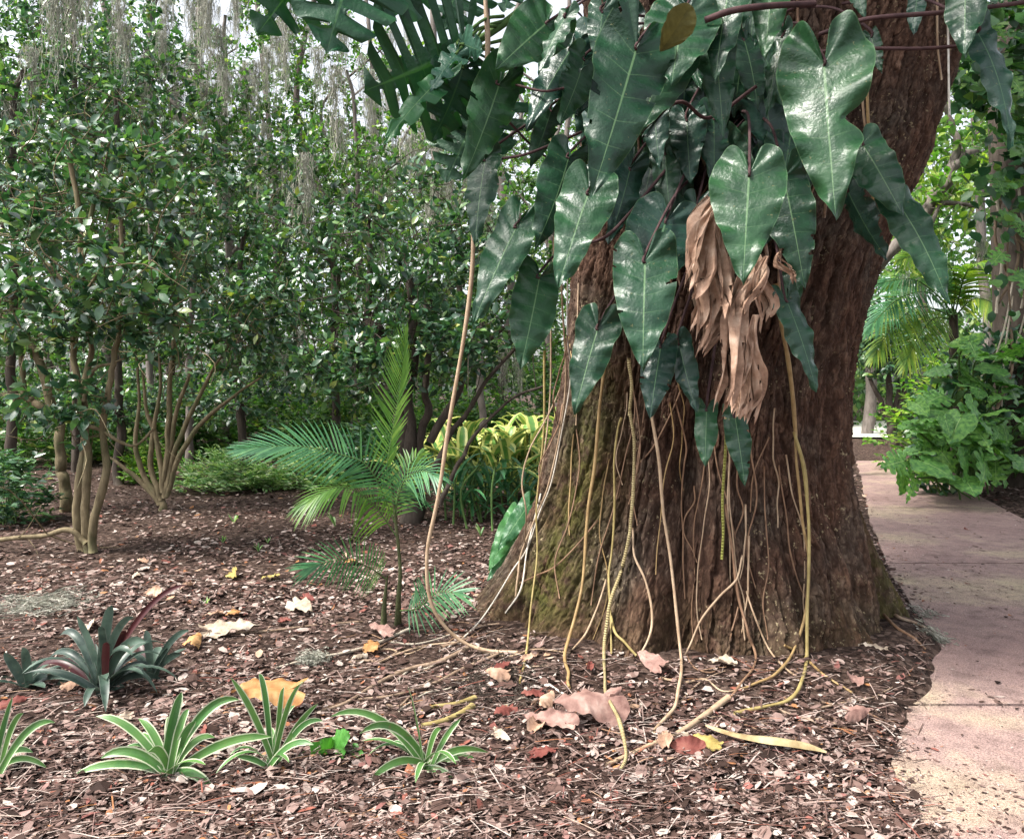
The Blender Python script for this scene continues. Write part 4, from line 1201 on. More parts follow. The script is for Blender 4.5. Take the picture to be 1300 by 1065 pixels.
mos = []
for s, (L, W, n) in enumerate([(1.0, 0.05, 70), (0.8, 0.035, 50), (1.3, 0.06, 90), (0.6, 0.06, 50)]):
    o = moss_mesh(s, L, W, n).build('spanish_moss', M['moss'])
    mos.append(o)
mused = [0, 0, 0, 0]
MOSS = [(68, -20, 6.6, 0, 1, 'long pale moss strand hanging at top left before the dark foliage'), (92, -10, 6.8, 1, 1, 'short pale moss strand beside the long one at top left'), (112, -15, 7.2, 1, 0.8, None), (150, -10, 8.5, 2, 0.8, None),
        (160, 30, 8.5, 0, 0.8, None), (205, 40, 10, 1, 1, None), (265, -10, 9.5, 2, 1.0, 'long thin grey moss strand in the bright sky gap'), (240, -20, 11, 0, 1, None), (300, -5, 11, 1, 1, None), (350, 30, 10, 0, 0.9, None),
        (426, 85, 7.6, 0, 1, 'thick grey moss strand left of the monstera leaves'), (432, 150, 7.7, 3, 1, None), (388, 195, 7.8, 1, 1.2, 'grey moss tuft hanging in the middle of the camellia foliage'), (378, 235, 7.8, 3, 1.2, None),
        (520, 165, 8.2, 3, 1.2, 'grey moss clump under the monstera leaves'), (530, 190, 8.3, 1, 0.9, None), (340, 60, 13, 2, 1, None), (405, 60, 12, 0, 1.2, None), (470, 90, 12, 2, 1, None), (310, 90, 14, 2, 1.2, None),
        (225, 110, 13, 2, 1, None), (180, 100, 12, 2, 1, None), (130, 150, 12, 0, 1, None), (40, 60, 9, 0, 1, None), (15, 120, 9, 1, 1.2, None), (440, 240, 13, 2, 1, None), (570, 220, 12, 2, 1, None), (545, 260, 11, 0, 1, None),
        (620, 260, 12, 2, 1.1, None), (350, 200, 15, 2, 1.3, None), (280, 180, 15, 2, 1.3, None), (250, 60, 15, 2, 1.3, None), (380, 420, 16, 2, 1.2, None), (360, 430, 16, 0, 1.2, None), (340, 440, 16, 2, 1.0, None), (500, 120, 14, 2, 1.2, None),
        (1150, 330, 13, 0, 1, None), (1245, 300, 12, 0, 1, None), (1232, 250, 12, 1, 1, None), (660, 430, 13, 2, 1, None), (640, 440, 13, 0, 1, None)]
r = np.random.default_rng(404)
for _ in range(80):
    MOSS.append((r.uniform(140, 600), r.uniform(-20, 260), r.uniform(11, 21), int(r.integers(0, 3)), r.uniform(0.9, 1.7), None))
for i, (px, py, D, k, s, lab) in enumerate(MOSS):
    src = mos[k]
    o = src if not mused[k] else src.copy()
    if mused[k]: COL.objects.link(o)
    mused[k] = 1
    o.location = P(px, py, D); o.scale = (s, s, s); o.rotation_euler = (0, 0, i * 1.7)
    tag(o, lab or 'wispy grey Spanish moss strand hanging among the background trees', 'moss', 'Spanish moss hanging in the trees')

# ------------------------------------------------------------------ fronds and strap leaves
def frond(mb, sb, pts, n, Lmax, seed, up=(0, 0, 1), rr=0.006, w=0.028, droop=0.25, sides=(1, -1), ang=58, vee=0.25, taper=0.5):
    r = np.random.default_rng(seed)
    pts = np.asarray(pts, float)
    p, _ = smooth(pts, np.zeros(len(pts)), 12)
    sb.tube(p, np.linspace(rr, rr * 0.3, len(p)), 6)
    s = np.r_[0, np.cumsum(np.linalg.norm(np.diff(p, axis=0), axis=1))]; s /= s[-1]
    T = nrm(np.gradient(p, axis=0))
    for i, u in enumerate(np.linspace(0.14, 0.995, n)):
        c = np.array([np.interp(u, s, p[:, k]) for k in range(3)]); t = nrm(np.array([np.interp(u, s, T[:, k]) for k in range(3)]))
        upv = nrm(np.asarray(up, float) - t * np.dot(up, t)); sd = np.cross(t, upv)
        L = Lmax * np.interp(u, [0.1, 0.3, 0.6, 0.9, 1], [0.6, 0.95, 1, taper + 0.15, taper * 0.7]) * r.uniform(0.92, 1.08)
        a = math.radians(np.interp(u, [0, 0.5, 1], [ang + 12, ang, 12]) + r.normal(0, 3))
        for side in sides:
            d = nrm(t * math.cos(a) + sd * side * math.sin(a) + upv * vee)
            k = 5
            f = np.linspace(0, 1, k)
            q = c + d * (f * L)[:, None] + np.array([0, 0, -1]) * (droop * L * f ** 2)[:, None]
            wd = nrm(np.cross(d, upv + 0.3 * sd * side))
            ww = w * np.array([0.55, 1, 0.95, 0.6, 0.05]) * 0.5
            mid = upv * 0.25 * ww[:, None]
            mb.grid(np.stack([q - wd * ww[:, None], q - mid, q + wd * ww[:, None]], 1))


M['palm_stem'] = barkmat('palm_stem', (0.03, 0.035, 0.015), (0.10, 0.11, 0.05), 30, None, 0.006)
palm = thing('young_palm', 'young feather palm with upright yellow-green spear left of the great tree', 'palm', gp(505, 792))
pb = palm.location
sb = MB(); sb.tube([np.array(pb) + np.array([0, 0, -0.03]), P(506, 760, 4.2), P(508, 720, 4.2), P(502, 660, 4.2), P(497, 610, 4.2)], [0.024, 0.014, 0.010, 0.009, 0.007], 8, 6)
sb.tube([P(487, 792, 4.22), P(488, 765, 4.2), P(492, 730, 4.2)], [0.02, 0.013, 0.005], 7, 5)
sb.build('stem', M['palm_stem'], palm)
FR = [([(502, 665, 4.2), (470, 596, 4.15), (433, 577, 4.1), (374, 566, 4.05), (306, 570, 4.0)], 42, 0.30, 'palm_leaf', (0.1, -0.75, 0.75), dict(droop=0.12, vee=0.12)),
      ([(497, 620, 4.2), (492, 590, 4.2), (498, 550, 4.2), (508, 490, 4.2), (516, 425, 4.2)], 42, 0.26, 'palm_young', (-0.55, -0.8, 0.1), dict(droop=0.02, vee=0.3, ang=42)),
      ([(500, 655, 4.2), (512, 612, 4.1), (535, 598, 4.0), (556, 606, 3.9)], 24, 0.24, 'palm_leaf', (0.1, -0.8, 0.6), dict(droop=0.35, vee=0.05)),
      ([(503, 680, 4.2), (470, 636, 4.1), (430, 618, 3.95), (385, 640, 3.85)], 32, 0.28, 'palm_young', (-0.1, -0.6, 0.8), dict(droop=0.4, vee=0.05)),
      ([(490, 735, 4.2), (472, 722, 4.05), (448, 712, 3.95), (420, 712, 3.85), (392, 720, 3.78)], 24, 0.19, 'palm_leaf', (0.0, -0.9, 0.45), dict(droop=0.12, vee=0.05, ang=70, taper=0.9)),
      ([(508, 775, 4.2), (530, 772, 4.15), (555, 752, 4.1), (582, 752, 4.05)], 20, 0.19, 'palm_leaf', (0.0, -0.9, 0.45), dict(droop=0.12, vee=0.05, ang=72, taper=0.9)),
      ([(503, 670, 4.2), (505, 625, 4.3), (520, 590, 4.4), (535, 575, 4.5)], 20, 0.2, 'palm_young', (0.2, -0.6, 0.6), dict(droop=0.2, vee=0.1))]
for i, (pts, n, L, mk, up, kw) in enumerate(FR):
    mb, sb = MB(), MB()
    frond(mb, sb, [P(*p) for p in pts], n, L * 0.88, 500 + i, up, 0.004, 0.0125, **kw)
    f = mb.build('frond', M[mk], palm)
    if i == 1: f['label'] = 'upright yellow-green unfolding spear frond'
    sb.build('midrib', M['green_stem'], palm).parent = f

def strap(A, T, w, arch, seed, mb, fold=0.25, n=12, side=None, tw=0.0):
    r = np.random.default_rng(seed)
    A, T = np.asarray(A, float), np.asarray(T, float)
    t = np.linspace(0, 1, n)
    L = np.linalg.norm(T - A)
    c = A + (T - A) * t[:, None] + np.array([0, 0, 1]) * (arch * L * 4 * t * (1 - t))[:, None]
    tg = nrm(np.gradient(c, axis=0))
    sd0 = np.cross(tg[0], np.array([0, 0, 1.0]))
    if np.linalg.norm(sd0) < 0.2: sd0 = np.array([1.0, 0.2, 0])
    if side is not None: sd0 = np.asarray(side, float)
    sd = nrm(sd0 - tg * np.sum(sd0 * tg, 1, keepdims=True))
    nn = np.cross(sd, tg)
    a = tw * t
    sd, nn = sd * np.cos(a)[:, None] + nn * np.sin(a)[:, None], nn * np.cos(a)[:, None] - sd * np.sin(a)[:, None]
    pw = w * np.interp(t, [0, 0.15, 0.5, 0.8, 0.95, 1], [0.75, 0.8, 1, 0.82, 0.38, 0.04]) * 0.5
    s = np.array([-1, -0.55, 0, 0.55, 1.0])
    G = c[:, None] + pw[:, None, None] * (s[None, :, None] * sd[:, None] + fold * (np.abs(s)[None, :, None]) ** 1.5 * nn[:, None])
    uv = np.stack([np.broadcast_to(np.abs(s), (n, 5)), np.broadcast_to(t[:, None], (n, 5))], -1)
    mb.grid(G, uv)


def strap_plant(name, label, cat, base, tips, mat, w, group=None, arch=0.12, extra=0, L=0.3, seed=0, mats=None):
    r = np.random.default_rng(seed)
    b = gp(*base)
    t = thing(name, label, cat, b, group)
    for i, tp in enumerate(tips):
        D = b[1] + (tp[2] if len(tp) > 2 else r.uniform(-0.12, 0.12))
        mb = MB()
        vd = nrm(np.array([0, 0, CAMH]) - b)
        T = P(tp[0], tp[1], D)
        ax = nrm(T - b); sd = nrm(np.cross(ax, vd) + r.normal(0, 0.25, 3))
        wl = w * r.uniform(0.8, 1.15) * (0.6 if len(tp) > 2 else 1)
        strap(b + np.array([r.normal(0, 0.012), r.normal(0, 0.012), 0.0]), T, wl, arch * r.uniform(0.4, 1.5), seed * 50 + i, mb, side=sd, tw=r.normal(0, 0.5), fold=r.uniform(0.1, 0.45))
        mb.build('leaf', mats[i] if mats and mats[i] else mat, t)
    for i in range(extra):
        a = r.uniform(0, 6.283); e = r.uniform(0.05, 0.6)
        l = L * r.uniform(0.6, 1.1)
        T = b + l * np.array([math.cos(a) * math.cos(e), math.sin(a) * math.cos(e), math.sin(e)])
        T[2] = max(T[2], float(gz(T[0], T[1])) + 0.02)
        mb = MB(); strap(b + np.array([r.normal(0, 0.015), r.normal(0, 0.015), 0]), T, w * r.uniform(0.8, 1.1), arch * r.uniform(0.6, 1.6), i, mb)
        mb.build('leaf', mat, t)
    return t


# white-edged strap plants along the front
strap_plant('variegated_plant', 'white-edged strap-leaved plant left of the orange leaf', 'plant', (214, 985),
            [(122, 909), (176, 912), (231, 878), (249, 915), (304, 888), (273, 936), (128, 962), (186, 955), (345, 935), (240, 900), (150, 1010), (270, 1000), (90, 985)], M['varie'], 0.034, 'white-edged strap plants in front', arch=0.2, extra=4, L=0.26, seed=1)
strap_plant('variegated_plant', 'white-edged strap-leaved plant cradling the orange curled leaf', 'plant', (345, 975),
            [(293, 860), (329, 855), (360, 872), (388, 864), (404, 893), (410, 915), (398, 945), (375, 895), (300, 960), (318, 990)], M['varie'], 0.026, 'white-edged strap plants in front', arch=0.2, extra=4, L=0.26, seed=2)
strap_plant('variegated_plant', 'white-edged strap-leaved plant with one tall upright leaf near the centre', 'plant', (540, 975),
            [(517, 870), (420, 909), (456, 931), (560, 925), (605, 962), (620, 955), (578, 990), (585, 912), (470, 990), (500, 940)], M['varie'], 0.028, 'white-edged strap plants in front', arch=0.2, extra=4, L=0.26, seed=3)
strap_plant('variegated_plant', 'white-edged strap-leaved plant cut by the left edge', 'plant', (-8, 985),
            [(16, 884), (70, 917), (42, 955), (30, 905), (60, 975), (-40, 930)], M['varie'], 0.026, 'white-edged strap plants in front', arch=0.2, extra=3, L=0.25, seed=4)

# dark purple-backed rosettes
RB, R0 = M['rhoeo_back'], None
strap_plant('oyster_plant', 'dark rosette plant with maroon-backed leaves and one long arching leaf', 'plant', (128, 880),
            [(98, 782), (127, 795), (170, 783), (142, 768), (136, 815), (110, 810), (75, 808), (60, 838), (45, 850), (40, 870), (30, 855), (168, 832), (185, 815), (195, 845), (205, 862), (200, 880), (175, 905), (90, 885), (70, 872), (160, 800), (105, 840), (150, 850), (238, 742, 0.15), (120, 850)],
            M['rhoeo'], 0.042, 'dark rosettes in the litter', arch=0.24, extra=12, L=0.36, seed=6, mats=[None] * 4 + [RB, RB] + [None] * 2 + [RB] + [None] * 10 + [RB] + [None] * 2 + [RB, None])
strap_plant('oyster_plant', 'smaller dark rosette right behind the maroon-backed rosette', 'plant', (195, 860),
            [(185, 800), (215, 820), (240, 800), (230, 830), (175, 818), (205, 880), (160, 830)], M['rhoeo'], 0.042, 'dark rosettes in the litter', extra=6, L=0.2, seed=7, mats=[None, None, None, None, RB, None, None])
strap_plant('oyster_plant', 'dark rosette at the left edge of the litter', 'plant', (35, 872),
            [(5, 828), (28, 822), (55, 835), (15, 850), (0, 862), (60, 858)], M['rhoeo'], 0.042, 'dark rosettes in the litter', extra=8, L=0.22, seed=8)

# ginger bed
def strap_bush(name, label, cat, c, rx, ry, n, L, w, mat, seed, emin=0.2, emax=1.3):
    r = np.random.default_rng(seed); t = thing(name, label, cat, c); mb = MB()
    for i in range(n):
        p = np.array(c) + np.array([r.normal(0, rx), r.normal(0, ry), 0])
        h = r.uniform(0.1, 0.75) * L
        p[2] = float(gz(p[0], p[1])) + h
        a = r.uniform(0, 6.283); e = r.uniform(emin, emax); l = L * r.uniform(0.6, 1.1)
        T = p + l * np.array([math.cos(a) * math.cos(e), math.sin(a) * math.cos(e), math.sin(e) * 0.6])
        strap(p, T, w * r.uniform(0.7, 1.1), r.uniform(0.08, 0.25), i, mb, n=8)
        if i % 2 == 0:
            s2 = MB()
    mb.build('foliage', mat, t)
    for i in range(18):
        sb = MB()
        x, y = c[0] + r.normal(0, rx), c[1] + r.normal(0, ry); z = float(gz(x, y))
        sb.tube([(x, y, z - 0.02), (x + r.normal(0, 0.05), y, z + 0.6 * L), (x + r.normal(0, 0.1), y, z + 1.0 * L)], 0.012, 5, 4)
        sb.build('stem', M['green_stem'], t)
    return t


strap_bush('variegated_ginger', 'bright yellow and white striped ginger clump left of the great trunk', 'plant', P(640, 634, 9.0) * [1, 1, 0], 0.5, 0.45, 210, 0.85, 0.15, M['ginger'], 31)
strap_bush('variegated_ginger', 'smaller striped ginger behind the hanging thin roots', 'plant', P(690, 620, 10.5) * [1, 1, 0], 0.5, 0.5, 140, 0.9, 0.15, M['ginger'], 32)
strap_bush('strap_leaf_lily', 'low dark green strap-leaved clump in front of the striped ginger', 'plant', P(620, 655, 7.6) * [1, 1, 0], 0.42, 0.22, 110, 0.62, 0.05, M['ginger_green'], 33, 0.0, 1.0)
bl = thing('broad_leaf_plant', 'two broad green leaves leaning against the left base of the great trunk', 'plant', gp(655, 735))
for k, (a0, t0) in enumerate((((655, 655), (620, 725)), ((655, 690), (618, 738)), ((672, 640), (632, 700)))):
    add_leaf('leaf', M['mon_pale'] if k else M['mon_pale'], bl, ARROW, P(*a0, 5.15), P(*t0, 5.0), yaw=0.2, wmul=0.85, seed=k, fold=-0.1, bend=0.2)
sb = MB(); sb.tube([np.array(bl.location), P(662, 690, 5.15), P(660, 655, 5.15)], 0.008, 6, 5); sb.build('stem', M['green_stem'], bl)

# low pale fern shrubs
def bush(name, label, cat, px, py, D, rx, ry, rz, n, size, mat, seed, width=0.55):
    r = np.random.default_rng(seed); c = P(px, py, D); c[2] = 0
    t = thing(name, label, cat, c); mb, sb = MB(), MB()
    for i in range(n):
        u = nrm(r.standard_normal(3)); u[2] = abs(u[2])
        rad = r.uniform(0.35, 1.0) ** 0.5 * (0.75 + 0.5 * vnoise(u[0] * 2 + seed, u[2] * 2 + u[1] * 2, seed))
        e = c + u * np.array([rx, ry, rz]) * rad + np.array([0, 0, 0.05])
        k = 9
        d = nrm(u + r.normal(0, 0.4, 3) + np.array([0, 0, 0.2]))
        f = np.linspace(-0.5, 0.5, k)
        sd = nrm(np.cross(d, [0.1, 0.2, 1])); sgn = np.where(np.arange(k) % 2, 1, -1)[:, None]
        lp = e + d * (f * size * 2.2)[:, None]
        yd = d * 0.6 + sd * sgn + r.normal(0, 0.2, (k, 3)); zd = np.array([0, -0.2, 1.0]) + r.normal(0, 0.35, (k, 3))
        scatter(mb, lp, yd, zd, size * r.uniform(0.7, 1.2, k), True, width)
        if i % 6 == 0:
            sb.tube([c + np.array([r.normal(0, 0.06), r.normal(0, 0.06), -0.02]), (c + e) / 2, e], [0.008, 0.005, 0.002], 4)
    mb.build('foliage', mat, t); sb.build('stem', M['green_stem'], t)


bush('fern_shrub', 'low pale green feathery shrub beneath the palm frond', 'shrub', 290, 620, 9.9, 0.72, 0.5, 0.42, 330, 0.10, M['fern_leaf'], 1)
bush('fern_shrub', 'low feathery shrub tucked behind the palm fronds', 'shrub', 385, 618, 10.2, 0.5, 0.5, 0.40, 190, 0.10, M['fern_leaf'], 2)
bush('yellow_shrub', 'small yellow-green shrub seen through the vase-shaped stems', 'shrub', 188, 612, 10.6, 0.35, 0.3, 0.5, 120, 0.10, M['lime_leaf'], 3, 0.8)
bush('low_shrub', 'small dark shrub at the left edge beside thin stems', 'shrub', 5, 660, 7.5, 0.45, 0.4, 0.7, 130, 0.10, M['cam_leaf'], 4, 0.9)
bush('low_shrub', 'dark low shrub behind the thick dark camellia base', 'shrub', 460, 610, 10.8, 0.8, 0.5, 0.7, 200, 0.11, M['cam_leaf'], 5, 0.9)

for k, (px, D, rx, rz, lab) in enumerate([(30, 13, 1.5, 1.5, 'dark rounded shrub deep in the wood at far left'), (110, 15, 1.6, 1.7, 'dark shrub deep behind the nearest camellia stems'), (190, 14, 1.3, 1.4, 'dark shrub deep behind the vase-shaped camellia'), (270, 14.5, 1.5, 1.6, 'dark shrub rising behind the pale fern shrub'),
                                       (345, 15.5, 1.4, 1.3, 'dark shrub deep behind the left palm frond'), (430, 14, 1.4, 1.4, 'dark shrub left of the palm spear in the back wood'), (510, 15, 1.5, 1.5, 'dark shrub deep behind the thick dark camellia trunk'), (590, 14, 1.4, 1.2, 'green shrub deep behind the hanging brown root'), (680, 15, 1.5, 1.8, 'green shrub behind the striped ginger bed')]):
    bush('understory_shrub', lab, 'shrub', px, 600, D, rx, 0.9, rz, 330, 0.15, M['far_leaf' if k % 3 else 'cam_leaf_light'], 40 + k, 0.9)

# seedlings on the litter
for i, (px, py, s, lab) in enumerate([(297, 665, 0.13, 'green seedling in the open litter nearest the fern shrub'), (283, 690, 0.08, 'tiny green seedling left of the palm'), (328, 700, 0.09, 'small grassy seedling left of the palm frond'),
                                      (425, 668, 0.16, 'thin grassy seedling under the left palm frond'), (610, 680, 0.12, 'grassy seedling below the strap-leaved lily'), (340, 690, 0.06, 'tiny seedling midway across the litter'), (262, 768, 0.05, 'tiny pale seedling above the dark rosettes')]):
    b = gp(px, py); t = thing('seedling', lab, 'seedling', b, 'green seedlings in the litter'); r = np.random.default_rng(700 + i); mb = MB()
    for j in range(7):
        a = r.uniform(0, 6.28); T = b + s * np.array([math.cos(a) * 0.5, math.sin(a) * 0.5, r.uniform(0.5, 1)])
        strap(b, T, s * 0.16, 0.1, j, mb, n=6)
    mb.build('leaf', M['fern_leaf'], t)

wd = thing('weed', 'bright green toothed-leaf weed in front between white-edged plants', 'weed', gp(418, 968))
WOUT = np.array([(0, 0), (0.10, 0.02), (0.22, 0.12), (0.24, 0.17), (0.31, 0.22), (0.30, 0.30), (0.34, 0.36), (0.31, 0.46), (0.32, 0.53), (0.26, 0.62), (0.25, 0.70), (0.17, 0.78), (0.14, 0.86), (0.06, 0.93), (0, 1.0)])
for i, (a0, t0) in enumerate((((420, 962), (443, 928)), ((418, 965), (375, 962)), ((424, 965), (462, 955)), ((416, 968), (402, 990)), ((424, 968), (445, 985)), ((420, 960), (408, 938)), ((415, 962), (392, 945)))):
    mb = MB(); b = P(*a0, 2.86); T = P(*t0, 2.80)
    for G, uv, mk in leaf_grid(WOUT, b, T, np.array([0, -0.6, 0.8]), 1.15, -0.15, 0.2, 0.03, 5, seed=i, nq=40, nv=5): mb.grid(G, uv, mk)
    mb.build('leaf', M['weed'], wd)
sb = MB(); sb.tube([np.array(wd.location), P(420, 962, 2.86)], 0.005, 6); sb.build('stem', M['green_stem'], wd)

# ------------------------------------------------------------------ right of the trunk
# climbing monstera mound over the bank
M['thicket'] = bigleaf('thicket_leaf', (0.04, 0.14, 0.04), (0.17, 0.35, 0.085), (0.30, 0.44, 0.17), 0.30, 7, 0.25, False)
bank = thing('monstera_thicket', 'sprawling pale green monstera thicket on the bank right of the path', 'shrub', (5.8, 9.0, 0.05))
r = np.random.default_rng(55)
protos = []
for k in range(5):
    mb = MB()
    for G, uv, mk in leaf_grid(ROUND if k % 2 == 0 else HEART, np.zeros(3), np.array([0, 1.0, 0]), np.array([0, 0, 1.0]), r.uniform(0.85, 1.05), -0.12, 0.25, 0.03, 7, fingers=[5, 0, 7, 6, 0][k], fdepth=[0.5, 0, 0.6, 0.55, 0][k], seed=900 + k, nq=100, nv=8): mb.grid(G, uv, mk)
    o = mb.build('leaf', M['thicket'], bank); protos.append(o)
spots = []
hull = np.array([(1150, 610, 9.4), (1165, 560, 9.6), (1180, 500, 9.8), (1205, 450, 9.9), (1240, 420, 9.8), (1275, 400, 9.6)])
while len(spots) < 98:
    px, py = r.uniform(1140, 1318), r.uniform(385, 630)
    if py < np.interp(px, [1140, 1150, 1180, 1210, 1260, 1340], [600, 540, 470, 425, 415, 420]): continue
    if py > np.interp(px, [1140, 1190, 1240, 1345], [600, 625, 615, 600]): continue
    spots.append((px, py, 8.7 + r.uniform(-0.3, 0.5) + 0.0005 * (px - 1140) + (610 - py) * 0.002))
petm = MB()
for i, (px, py, D) in enumerate(spots):
    o = protos[i % 5] if i < 5 else protos[i % 5].copy()
    if i >= 5: COL.objects.link(o)
    c = P(px, py, D)
    s = r.uniform(0.2, 0.42)
    yd = nrm(np.array([r.normal(0, 0.8), -0.5 + r.normal(0, 0.4), -0.35 + r.normal(0, 0.45)])); zd = nrm(np.array([r.normal(0, 0.5), -0.5 + r.normal(0, 0.3), 0.85]))
    zd = nrm(zd - yd * np.dot(zd, yd)); xd = np.cross(yd, zd)
    from mathutils import Matrix
    mt = Matrix(((xd[0] * s, yd[0] * s, zd[0] * s, c[0]), (xd[1] * s, yd[1] * s, zd[1] * s, c[1]), (xd[2] * s, yd[2] * s, zd[2] * s, c[2]), (0, 0, 0, 1)))
    if i < 5:                                     # proto vertices were stored relative to the bank
        o.data.transform(Matrix.Translation(bank.location))
    o.matrix_basis = Matrix.Translation(-bank.location) @ mt
    o.parent = bank
    if i in (7, 19, 31, 40, 66): o.data = o.data
    foot = np.array([max(c[0], 5.4) + r.uniform(0.05, 0.4), D + 0.6, max(0, c[2] - r.uniform(0.3, 0.7))])
    petm.tube([c, (c + foot) / 2 + np.array([0, 0.1, 0.1]), foot], 0.012, 5, 4)
petm.build('stem', M['green_stem'], bank)
inner = MB()
n = 1500
px = r.uniform(1150, 1330, n); D = 9.5 + r.uniform(0, 0.4, n)
py = np.interp(px, [1150, 1180, 1210, 1260, 1380], [560, 490, 440, 410, 400]) + r.uniform(0, 1, n) * 190
pos = np.stack([(px - 650) / F * D, D, CAMH - (py - HOR) / F * D], -1); pos = pos[pos[:, 2] > 0.03]
scatter(inner, pos, r.standard_normal((len(pos), 3)), r.standard_normal((len(pos), 3)) * 0.6 + [0, -0.3, 0.8], 0.15 * r.uniform(0.6, 1.3, len(pos)))
inner.build('undergrowth', M['cam_leaf'], bank)

# tree on the right edge with climbers
M['climber'] = leafmat('climber_leaf', [(0, (0.012, 0.05, 0.018)), (0.5, (0.03, 0.10, 0.035)), (0.8, (0.09, 0.22, 0.06)), (1, (0.25, 0.38, 0.13))], 0.34, 0.6, 0.2)
rt = thing('climber_clad_tree', 'dark trunk at the right edge wrapped in vines and split-leaved climbers', 'tree', P(1300, 600, 10.0) * [1, 1, 0])
mb = MB(); mb.tube([P(1312, 640, 10.0), P(1306, 520, 10), P(1298, 400, 10), P(1290, 250, 10), P(1285, 80, 10), P(1290, -80, 10)], [0.5, 0.42, 0.34, 0.3, 0.28, 0.26], 20, 8)
mb.build('trunk', M['dark_bark'], rt)
for k in range(14):
    x0 = r.uniform(1262, 1325); y0 = r.uniform(200, 420); y1 = y0 + r.uniform(80, 200)
    mb = MB(); mb.tube([P(x0, y0, 9.6), P(x0 + r.normal(0, 8), (y0 + y1) / 2, 9.45), P(x0 + r.normal(0, 16), y1, 9.5)], r.uniform(0.010, 0.022), 6, 6)
    mb.build('vine', M['stick' if k % 2 else 'pale_stick'], rt)
cm = MB()
n = 1000
px = r.uniform(1195, 1345, n); py = r.uniform(-30, 400, n); D = 9.3 + r.uniform(-0.6, 0.3, n)
keep = (py < np.interp(px, [1195, 1240, 1262, 1345], [70, 190, 400, 420])) & ((py < 190) | (px < 1265) | (r.random(n) < 0.25)) & (vnoise(px * 0.045, py * 0.045, 3) > 0.3)
px, py, D = px[keep], py[keep], D[keep]
pos = np.stack([(px - 650) / F * D, D, CAMH - (py - HOR) / F * D], -1)
pos = np.repeat(pos, 3, 0) + r.normal(0, 0.12, (len(pos) * 3, 3))
scatter(cm, pos, r.normal(0, 0.6, (len(pos), 3)) + [0, -0.5, -0.5], r.normal(0, 0.4, (len(pos), 3)) + [0, -0.6, 0.7], r.uniform(0.08, 0.24, len(pos)), False, 1.35)
cm.build('climber_leaves', M['climber'], rt)
for i in range(34):
    px, py = r.uniform(1210, 1330), r.uniform(-10, 390)
    if py > np.interp(px, [1210, 1250, 1330], [110, 330, 400]): continue
    o = protos[i % 5].copy(); COL.objects.link(o)
    c = P(px, py, r.uniform(8.6, 9.2)); s = r.uniform(0.22, 0.40)
    yd = nrm(np.array([r.normal(0, 0.5), -0.4, -0.7])); zd = nrm(np.array([r.normal(0, 0.3), -0.8, 0.5])); zd = nrm(zd - yd * np.dot(zd, yd)); xd = np.cross(yd, zd)
    mt = Matrix(((xd[0] * s, yd[0] * s, zd[0] * s, c[0]), (xd[1] * s, yd[1] * s, zd[1] * s, c[1]), (xd[2] * s, yd[2] * s, zd[2] * s, c[2]), (0, 0, 0, 1)))
    o.parent = rt; o.matrix_basis = Matrix.Translation(-rt.location) @ mt

# branchy tree seen between trunk and climbers
shrub_tree('leaning_branch_tree', 'pale leaning branch tree with light leaves behind the great trunk at right', 'tree', P(1020, 600, 11.5) * [1, 1, 0],
           [st(11.5, 0.12, 0.07, (1020, 603), (1050, 450), (1105, 350), (1155, 292), (1190, 245), (1215, 205), (1240, 190)), st(11.5, 0.05, 0.03, (1155, 290), (1175, 262), (1205, 258), (1240, 262)),
            st(11.5, 0.06, 0.03, (1200, 225), (1215, 180), (1205, 150), (1195, 120)), st(11.4, 0.05, 0.02, (1165, 300), (1185, 278), (1195, 255))],
           [(1175, 235, 11.6, 0.9, 0.8, 0.9, 90), (1200, 110, 11.8, 1.0, 0.8, 1.1, 90), (1170, 330, 12.2, 0.9, 0.6, 0.5, 60)], M['lime_leaf'], M['grey_bark'], 0.16, 9, 81, gap=0.48)

shrub_tree('small_dark_tree', 'small dark multi-stemmed tree at the far end of the path', 'tree', P(1132, 566, 16.8) * [1, 1, 0],
           [st(16.8, 0.11, 0.05, (1134, 568), (1133, 540), (1130, 500), (1127, 450)), st(16.8, 0.08, 0.04, (1132, 548), (1118, 510), (1105, 480)), st(16.8, 0.08, 0.04, (1134, 545), (1146, 505), (1152, 470)), st(16.8, 0.06, 0.03, (1133, 540), (1140, 500), (1139, 455))],
           [(1130, 440, 16.8, 1.0, 1.0, 0.85, 120), (1105, 420, 16.8, 0.7, 0.8, 0.8, 70), (1160, 440, 17, 0.7, 0.7, 0.8, 60)], M['cam_leaf'], M['dark_bark'], 0.15, 13, 82, gap=0.45)

for k, (px, D, rx, rz, mk, lab) in enumerate([(1095, 29.5, 2.2, 2.6, 'far_leaf', 'dark green shrub closing the far end of the path'), (1185, 18.5, 1.0, 1.6, 'cam_leaf', 'dark shrub at the right of the path end behind the thicket'), (1225, 12.5, 1.3, 1.9, 'lime_leaf', 'yellow-green shrub rising behind the monstera thicket'), (1290, 12.0, 1.3, 1.6, 'cam_leaf', 'dark shrub between the right edge trunk and thicket')]):
    if mk == 'thicket_small': mk = 'lime_leaf'
    bush('path_shrub', lab, 'shrub', px, 600, D, rx, 0.7, rz, 300, 0.15, M[mk], 140 + k, 1.0)
yp = thing('feather_palm', 'yellow-green feather palm arching over the far bank right of the trunk', 'palm', P(1215, 600, 11.2) * [1, 1, 0])
sb = MB(); sb.tube([P(1215, 610, 11.2), P(1213, 500, 11.2), P(1210, 400, 11.2)], [0.1, 0.08, 0.06], 8, 5); sb.build('trunk', M['dark_bark'], yp)
